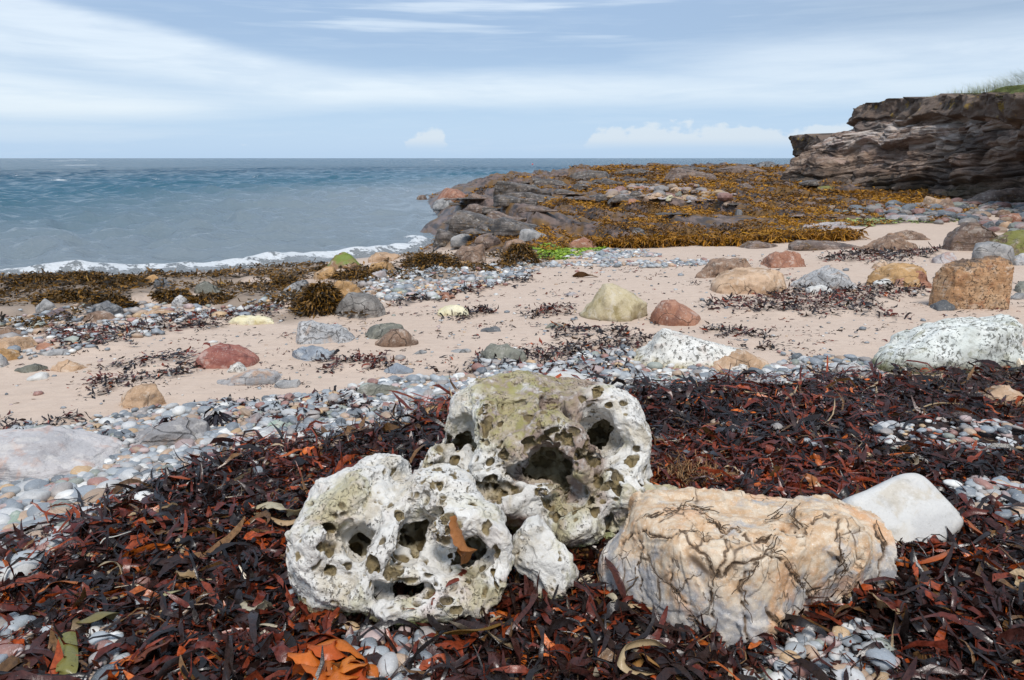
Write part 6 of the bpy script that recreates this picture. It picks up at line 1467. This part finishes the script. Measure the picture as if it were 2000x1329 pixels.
print('shingle', time.time() - T0)

# ================================================================ single pieces of note
def ribbon(name, label, pts, widths, col, cat='seaweed', mat=None, tube=False, group=None, twist=0.0, thick=.0012, ruf=.0):
    """a curved blade through points given as (px, py, height above the ground)"""
    P = []
    for q in pts:
        if len(q) == 4: P.append(on_y(q[0], q[1], q[3]))
        else:
            h_ = q[2] + (.030 if q[1] > 880 else 0); P.append(at(q[0], q[1], None, h_)[0])
    P = np.array(P, float); n = len(P); S = np.linspace(0, 1, n); m = max(n * 5, 16); s = np.linspace(0, 1, m)
    # Catmull-Rom through the points
    Q = np.zeros((m, 3)); e = np.concatenate([[2 * P[0] - P[1]], P, [2 * P[-1] - P[-2]]])
    for i, f in enumerate(s * (n - 1)):
        k = min(int(f), n - 2); t_ = f - k; p0, p1, p2, p3 = e[k], e[k + 1], e[k + 2], e[k + 3]
        Q[i] = .5 * (2 * p1 + (p2 - p0) * t_ + (2 * p0 - 5 * p1 + 4 * p2 - p3) * t_ ** 2 + (3 * p1 - p0 - 3 * p2 + p3) * t_ ** 3)
    W = np.interp(s, np.linspace(0, 1, len(widths)), widths) * .5
    T = np.gradient(Q, axis=0); T /= np.linalg.norm(T, axis=1, keepdims=True) + 1e-9
    up = np.array([0, 0, 1.0]); Sd = np.cross(T, up); Sd /= np.linalg.norm(Sd, axis=1, keepdims=True) + 1e-9; Nn_ = np.cross(Sd, T)
    if tube:
        a = np.linspace(0, 2 * math.pi, 8, endpoint=False); V = (Q[:, None] + W[:, None, None] * (np.cos(a)[None, :, None] * Sd[:, None] + np.sin(a)[None, :, None] * Nn_[:, None])).reshape(-1, 3); F = grid_faces(m, 8, True)
    else:
        tw = twist * np.sin(s * 5.3 + len(label)) + (.5 if twist else 0); A_ = Sd * np.cos(tw)[:, None] + Nn_ * np.sin(tw)[:, None]; B_ = np.cross(T, A_)
        js = np.linspace(-1, 1, 7); V = []
        for side in (1, -1):
            V.append(Q[:, None] + A_[:, None] * (js[None, :, None] * W[:, None, None]) + B_[:, None] * ((js ** 2)[None, :, None] * W[:, None, None] * .35 + side * thick * .5 + ruf * np.sin(s * 40 + len(label))[:, None, None] * np.abs(js ** 3)[None, :, None]))
        a_ = grid_faces(m, 7); nv = m * 7; F = np.concatenate([a_, a_[:, ::-1] + nv]); V = np.concatenate([v.reshape(-1, 3) for v in V])
    c0 = V.mean(0); cc = np.tile(np.array(col)[None], (len(V), 1))
    o = mesh(name, V - c0, F, mat or WK, col=cc); o.location = c0; return tag(o, label, cat, group)
OR = (.70, .20, .03); OD = (.38, .07, .018); CR = (.62, .50, .33); TN = (.46, .27, .12)
RB = ribbon; G_ = 'orange kelp blades heaped at the bottom of the beach'
RB('kelp_frond', 'orange kelp blade arching highest in the heap below the front rock', [(585, 1290, .02), (620, 1262, .06), (665, 1252, .08), (705, 1278, .05), (722, 1300, .02)], [.03, .075, .08, .06, .03], OR, group=G_, twist=.4, ruf=.003)
RB('kelp_frond', 'wide bright orange kelp fold in the middle of the heap', [(620, 1325, .03), (650, 1300, .07), (690, 1290, .08), (715, 1310, .04)], [.06, .09, .09, .05], (.60, .17, .025), group=G_, twist=.5, ruf=.004)
RB('kelp_frond', 'orange kelp strap curling left out of the heap', [(580, 1315, .02), (600, 1298, .06), (640, 1300, .09), (660, 1320, .06)], [.04, .07, .07, .05], (.56, .15, .022), group=G_, twist=.8)
RB('kelp_frond', 'dark red kelp blade behind the orange heap', [(560, 1262, .01), (600, 1248, .04), (640, 1240, .05), (680, 1255, .02)], [.03, .06, .07, .03], OD, group=G_, twist=.5)
RB('kelp_frond', 'glossy red-orange kelp blade at the lower left of the heap', [(560, 1340, .02), (590, 1322, .05), (630, 1318, .07), (680, 1330, .04)], [.05, .08, .09, .05], (.45, .085, .02), group=G_, twist=.3)
RB('kelp_frond', 'small orange kelp tip pointing right from the heap', [(700, 1300, .03), (725, 1305, .04), (738, 1330, .02)], [.04, .05, .01], OR, group=G_)
for i_, (hx, hy, hw, w3) in enumerate(((600, 1285, 30, 'slim orange kelp curl at the left of the heap'), (640, 1270, 34, 'orange-red kelp curl near the top of the heap'), (680, 1302, 36, 'broad orange kelp curl on the right of the heap'), (615, 1312, 34, 'orange kelp curl low on the left of the heap'), (665, 1325, 38, 'orange kelp fold at the very bottom of the heap'), (700, 1325, 26, 'dark orange kelp fold at the lower right of the heap'))):
    RB('kelp_frond', w3, [(hx - hw, hy + 8, .03), (hx - hw * .4, hy - 8, .09), (hx + hw * .3, hy - 6, .10), (hx + hw, hy + 10, .05)], [.035, .08, .085, .03], ((.74, .20, .03), (.60, .12, .02), (.80, .26, .04), (.66, .17, .028), (.76, .22, .035), (.50, .09, .02))[i_], group=G_, twist=.7, ruf=.004)
P1, ok1 = A2.hit(np.array([884., 893, 905, 915, 912.]), np.array([1012., 1035, 1060, 1080, 1098.]))
hp = [(q[0] - 0, q[1]) for q in P1]
if ok1.all():
    Yk = np.minimum(P1[:, 1] - .012, 2.62)
    RB('kelp_frond', 'orange-brown kelp blade hanging into the front rock hollow', [(886, 1008, 0, Yk[0]), (890, 1030, 0, Yk[1] - .01), (902, 1052, 0, Yk[1] - .02), (912, 1070, 0, Yk[1] - .02), (903, 1102, 0, Yk[1])], [.022, .045, .075, .07, .03], (.42, .17, .05), twist=.0, ruf=.003)
P1, ok1 = A2.hit(np.array([905., 895, 870, 850, 843.]), np.array([1112., 1128, 1140, 1160, 1182.]))
if ok1.all(): RB('kelp_ribbon', 'thin red-brown weed strap draped down the face of the front rock', [(a, b, 0, p[1] - .006) for a, b, p in zip((905, 895, 870, 850, 843), (1112, 1128, 1140, 1160, 1182), P1)], [.03, .022, .025, .014, .006], (.22, .05, .03))
RB('kelp_ribbon', 'cream kelp strap curled in a loop at the bottom, left of the orange block', [(1330, 1325, .02), (1290, 1310, .03), (1240, 1312, .05), (1212, 1290, .08), (1222, 1262, .09), (1270, 1252, .08), (1300, 1262, .06)], [.02, .026, .03, .03, .028, .028, .02], (.60, .45, .26), twist=.9)
RB('kelp_frond', 'tan kelp blade folded inside the cream loop', [(1235, 1305, .03), (1255, 1280, .06), (1275, 1290, .06), (1290, 1305, .03)], [.03, .05, .05, .02], (.48, .25, .08), twist=.5)
RB('kelp_scrap', 'cream kelp scrap folded on weed left of the front rock', [(495, 990, .03), (525, 982, .07), (550, 990, .08), (575, 1000, .06), (612, 992, .03)], [.03, .075, .09, .06, .02], (.70, .60, .40), twist=.5, ruf=.004)
RB('kelp_scrap', 'pale tan kelp scrap below the larger cream one', [(530, 1010, .03), (560, 1018, .05), (590, 1010, .03)], [.03, .06, .03], (.60, .42, .24), twist=.4)
RB('kelp_scrap', 'thin curved cream kelp strip in the black weed at left', [(186, 1112, .02), (205, 1098, .05), (230, 1100, .05), (242, 1125, .02)], [.012, .022, .02, .01], CR, twist=.8)
RB('kelp_ribbon', 'orange kelp strap pointing left over grey pebbles', [(70, 1160, .03), (95, 1143, .05), (125, 1135, .06), (153, 1137, .04)], [.015, .035, .035, .02], (.50, .17, .05), twist=.4)
RB('kelp_ribbon', 'long red-orange kelp strap at the left edge of the frame', [(-10, 1152, .03), (30, 1140, .05), (75, 1130, .04)], [.03, .03, .015], (.36, .08, .03))
RB('kelp_frond', 'translucent olive-green kelp blade lying in the bottom left corner', [(130, 1235, .05), (132, 1265, .06), (130, 1300, .05), (125, 1325, .03)], [.05, .055, .06, .055], (.27, .25, .07), twist=.0)
RB('kelp_frond', 'folded olive kelp blade with yellow rim above the green one', [(145, 1218, .03), (175, 1205, .06), (205, 1195, .07), (230, 1200, .04)], [.02, .05, .06, .05], (.24, .20, .08), twist=.5)
RB('kelp_scrap', 'pale leaf of kelp lying alone in the lower left weed', [(298, 1170, .03), (322, 1158, .05), (352, 1153, .03)], [.01, .035, .012], (.50, .46, .26), twist=.3)
RB('kelp_scrap', 'crumpled cream kelp scrap in mid left weed', [(470, 1175, .03), (490, 1188, .05), (515, 1180, .05), (538, 1188, .02)], [.02, .035, .045, .02], (.66, .58, .42), twist=.8, ruf=.004)
RB('kelp_scrap', 'flat cream kelp scrap below the crumpled one', [(490, 1228, .03), (515, 1218, .04), (542, 1222, .03)], [.02, .03, .015], (.64, .56, .42), twist=.3)
RB('kelp_scrap', 'tan crumpled kelp scrap in the black weed, mid left', [(345, 1125, .03), (362, 1118, .06), (385, 1120, .04)], [.03, .05, .03], (.44, .29, .14), twist=.9, ruf=.004)
RB('kelp_frond', 'long maroon kelp blade rising over the lower left bank', [(262, 1290, .03), (290, 1268, .07), (320, 1258, .08), (335, 1250, .05)], [.03, .065, .06, .02], (.24, .075, .04), twist=.5)
RB('kelp_frond', 'red-brown kelp leaf standing on edge at the shingle border', [(125, 1045, .02), (140, 1028, .06), (162, 1018, .06)], [.03, .07, .02], (.14, .03, .025), twist=.9)
RB('kelp_frond', 'orange curled kelp leaf at the border of the grey shingle', [(322, 938, .02), (345, 930, .06), (372, 935, .03)], [.03, .05, .02], (.44, .10, .03), twist=.4)
RB('kelp_frond', 'orange kelp curl behind the root tangle', [(1560, 945, .02), (1575, 925, .06), (1590, 940, .05), (1580, 955, .02)], [.03, .06, .05, .02], (.46, .17, .05), twist=.7)
RB('kelp_frond', 'bright orange kelp leaf in the weed above the block', [(1600, 925, .03), (1625, 912, .07), (1640, 930, .03)], [.02, .06, .03], (.58, .16, .03), twist=.6)
RB('kelp_frond', 'red-orange kelp leaf in the weed behind the block', [(1330, 850, .03), (1350, 840, .06), (1372, 850, .03)], [.02, .06, .03], (.50, .12, .03), twist=.5)
RB('kelp_frond', 'orange kelp blade lying right of the smooth white slab', [(1790, 1100, .03), (1830, 1085, .06), (1860, 1070, .03)], [.02, .055, .02], (.55, .13, .03), twist=.3)
RB('kelp_frond', 'broad orange kelp blade beside the tip of the smooth white slab', [(1888, 1015, .05), (1905, 1030, .07), (1925, 1050, .03)], [.03, .055, .05], (.44, .14, .05), twist=.5)
RB('kelp_frond', 'tan papery kelp blade against the right end of the orange block', [(1700, 1160, .03), (1720, 1175, .07), (1745, 1188, .06), (1770, 1195, .02)], [.03, .07, .06, .02], (.58, .42, .25), twist=.6, ruf=.004)
RB('kelp_frond', 'golden brown kelp blade below the front honeycombed rock', [(850, 1240, .05), (890, 1232, .07), (940, 1228, .06), (985, 1215, .03)], [.02, .04, .035, .01], (.26, .14, .03), twist=.4)
RB('kelp_ribbon', 'white rubbery strap in the weed left of the orange block', [(1185, 1190, .03), (1200, 1172, .08), (1190, 1160, .08), (1182, 1168, .03)], [.018, .02, .02, .015], (.62, .52, .36), twist=.3)
RB('kelp_stalk', 'thick dark kelp stalk lying across the left shingle', [(-30, 850, .03), (60, 852, .03), (140, 850, .035), (210, 852, .03)], [.03, .035, .03, .015], (.05, .015, .014), tube=True, cat='kelp stalk')
RB('stick', 'pale bent stick lying on weed at the right', [(1745, 812, .03), (1790, 800, .05), (1830, 788, .06), (1880, 790, .04)], [.008, .012, .010, .006], (.52, .38, .22), tube=True, cat='stick')
RB('stick', 'white wavy twig on the black weed at left', [(196, 1062, .05), (205, 1052, .06), (225, 1048, .06), (256, 1038, .05)], [.004, .006, .005, .003], (.7, .68, .6), tube=True, cat='twig')
RB('kelp_frond', 'brown dried kelp blade lying alone on the far sand', [(1118, 540, .01), (1135, 535, .06), (1150, 536, .05), (1168, 541, .01)], [.05, .12, .09, .03], (.22, .12, .05), twist=.5)
RB('kelp_stalk', 'brown stalk with bent tip standing on the sand by the blue cone', [(768, 705, .01), (769, 698, .05), (768, 694, .09)], [.02, .012, .006], (.24, .12, .05), tube=True, cat='seaweed')
# root tangle: a ball of tan fibres
def tangle():
    n = 420; p = at(1350, 945)[0]; V = []; F = []; g = np.random.default_rng(8); b0 = 0; C = []
    for i in range(n):
        a = g.random() * 6.28; r = g.random() ** .6 * .15; c = p + np.array([math.cos(a) * r * 1.1, math.sin(a) * r * .8, .02 + (.11 * (1 - (r / .16) ** 2)) * g.random()]); d = g.normal(size=3); d[2] *= .35; d /= np.linalg.norm(d)
        pts = []
        for k in range(7):
            pts.append(c.copy()); c = c + d * .016; d = d + g.normal(size=3) * .32; d[2] -= .04; d /= np.linalg.norm(d)
        pts = np.array(pts); s_ = np.cross(np.gradient(pts, axis=0), (0, .3, 1)); s_ /= np.linalg.norm(s_, axis=1, keepdims=True) + 1e-9; w_ = .0012 * g.uniform(.7, 1.8)
        q = np.stack([pts - s_ * w_, pts + s_ * w_], 1).reshape(-1, 3); V.append(q); F.append(grid_faces(7, 2) + b0); b0 += 14
        C.append(np.tile(np.array([[.42, .22, .085], [.30, .14, .05], [.52, .32, .15]])[g.integers(0, 3)], (14, 1)))
    V = np.concatenate(V); o = mesh('root_tangle', V - p, np.concatenate(F), WD, col=np.concatenate(C)); o.location = p
    tag(o, 'ball of tangled tan kelp roots on dark weed behind the orange block', 'root tangle')
tangle()
# tuft of dark weed on the low slab by the shingle
def tuft(px, py, label, n=90, L=.10, col=(.05, .02, .022), hgt=.09):
    p = at(px, py)[0]; g = np.random.default_rng(int(px)); a = g.random(n) * 6.28
    V_, c_ = fronds(p[0] + np.cos(a) * .03, p[1] + np.sin(a) * .02, np.full(n, p[2] + hgt) * 1.0 + g.normal(size=n) * .02, np.full(n, L), np.full(n, .018), g, K=5, cross=2, up=-.7, yaw=a, curl=.4, roll=.6, sag=False)
    V_, F_ = pack(V_, c_); o = mesh('weed_tuft', V_ - p, F_, WM, col=np.tile(np.array(col)[None], (len(V_), 1))); o.location = p; tag(o, label, 'seaweed')
tuft(335, 855, 'dark weed tuft sitting on the low grey slab by the shingle'); tuft(425, 830, 'feathery black weed tuft right of the low grey slab', 120, .10, (.025, .018, .022), .05)
# crusty white stone
cm_ = at(726, 770)[0]
B('sponge', 'knobbly cream crust lying along the dark green-grey slab', 'yellow', 702, 752, 772, [(706, 762), (725, 756), (745, 753)], cat='sponge', e=2.2, nz=.22, fine=.08, dep=.4)
B('sponge', 'ragged cream sponge lump at the bottom edge among pebbles', 'yellow', 716, 775, 1335, [(725, 1318), (745, 1308), (765, 1316)], cat='sponge', e=2.2, nz=.25, fine=.10, dep=.7)
for (x0, x1, yb, tp_, key, lab) in ((752, 792, 1312, [(760, 1284), (775, 1280), (788, 1290)], 'yellow', 'creamy white rounded cobble at the bottom among pebbles'), (785, 825, 1325, [(792, 1298), (808, 1291), (822, 1302)], 'purple', 'purple-grey rounded cobble at the bottom of the beach'),
      (779, 812, 1285, [(785, 1258), (800, 1252), (808, 1262)], 'lgrey', 'long pale grey pebble standing by the creamy cobble'), (700, 732, 1278, [(706, 1260), (718, 1256), (728, 1262)], 'seag', 'round green-grey pebble beside the orange kelp heap'),
      (727, 760, 1272, [(732, 1254), (745, 1248), (756, 1258)], 'pinkgrey', 'brownish oval pebble right of the green-grey one'), (700, 732, 1248, [(706, 1234), (718, 1228), (728, 1234)], 'lgrey', 'white-veined grey pebble below the front honeycombed rock'),
      (1000, 1036, 1212, [(1006, 1198), (1020, 1194), (1032, 1200)], 'pinkgrey', 'pinkish pebble between front rock and orange block'), (1700, 1742, 1285, [(1706, 1260), (1722, 1254), (1738, 1264)], 'seag', 'angular sea-green cobble right of the orange block'),
      (1622, 1672, 1328, [(1630, 1312), (1650, 1307), (1665, 1316)], 'tan', 'tan oval cobble at the bottom below the orange block'), (1560, 1605, 1318, [(1568, 1302), (1585, 1298), (1600, 1306)], 'purple', 'banded purple and tan stone under the orange block'),
      (0, 34, 1325, [(6, 1298), (18, 1290), (30, 1304)], 'blue', 'pale blue oval cobble in the bottom left corner'), (0, 62, 1035, [(8, 1008), (30, 998), (52, 1010)], 'seag', 'big speckled grey-green cobble at the left edge of the shingle'),
      (70, 122, 972, [(80, 955), (98, 949), (115, 958)], 'lgrey', 'large white-grey cobble in front of the pinkish slab'), (45, 80, 962, [(52, 950), (62, 946), (75, 952)], 'blue', 'blue-grey cobble touching the pinkish slab'),
      (0, 42, 1088, [(5, 1068), (20, 1062), (36, 1074)], 'pale', 'cream long cobble at the left edge by the black weed'), (1745, 1790, 1160, [(1752, 1140), (1768, 1136), (1782, 1146)], 'grey', 'grey stone peeping out of the weed right of the orange block'),
      (980, 1018, 1130, [(986, 1108), (1000, 1102), (1014, 1112)], 'dgrey', 'dark pebble wedged between the white rocks'), (822, 850, 945, [(826, 932), (836, 928), (846, 934)], 'lgrey', 'pale round pebble lodged behind the front rock')):
    B('cobble', lab, key, x0, x1, yb, tp_, cat='cobble', e=2.1, q=2.6, cuts=1, nz=.03, res=26)
# tide pool, buoy, spray
def pool():
    x, y = z_hit(1562, 456, .85); a = np.linspace(0, 6.283, 40, endpoint=False); zz = float(Hq(np.array([x]), np.array([y]))[0]) + .05
    V = np.stack([x + np.cos(a) * .55 * (1 + .2 * np.sin(3 * a)), y + np.sin(a) * .55, np.full(40, zz)], 1); V = np.vstack([V, [[x, y, zz]]])
    m_, t_, b_, _ = new_mat('pool_water'); b_.inputs['Base Color'].default_value = (.08, .09, .09, 1); b_.inputs['Roughness'].default_value = .05
    F = np.array([[i, (i + 1) % 40, 40] for i in range(40)]); tag(mesh('tide_pool', V, F, m_), 'bright tide pool on the front of the reef', kind='structure')
pool()
def buoy():
    V, F = I2; x, y = z_hit(1040, 322, 0.0); m_, t_, b_, _ = new_mat('buoy_paint'); b_.inputs['Base Color'].default_value = (.7, .04, .03, 1)
    prof = np.where(V[:, 2] > 0, 1.0 - .35 * V[:, 2], 1.0)[:, None] * np.array([1, 1, 1.25]); V = V * prof * .35
    o = mesh('buoy', V, F, m_); o.location = (x, y, .15); tag(o, 'tiny red buoy floating out on the sea', 'buoy')
buoy()
print('all', time.time() - T0)

def settle_labels():
    by = {}
    for o in bpy.data.objects:
        if o.get('category') in ('pebble', 'seaweed', 'rock') and o.get('group'): by.setdefault(o['label'], []).append(o)
    for lab, os_ in by.items():
        if len(os_) < 2: continue
        os_.sort(key=lambda o: o.location.x / max(o.location.y, .1))
        words = ['leftmost'] + ['second', 'third', 'fourth', 'fifth', 'sixth', 'seventh', 'eighth', 'ninth', 'tenth', 'eleventh', 'twelfth', 'thirteenth', 'fourteenth', 'fifteenth', 'sixteenth', 'seventeenth', 'eighteenth', 'nineteenth', 'twentieth'] + ['twenty-%s' % k for k in ('first', 'second', 'third', 'fourth', 'fifth', 'sixth')][:max(len(os_) - 2, 0)] + ['rightmost']
        if len(os_) > 26: continue
        for o, w_ in zip(os_, words): o['label'] = lab + (', ' + w_ if w_.endswith('most') else ', ' + w_ + ' from left')
settle_labels()
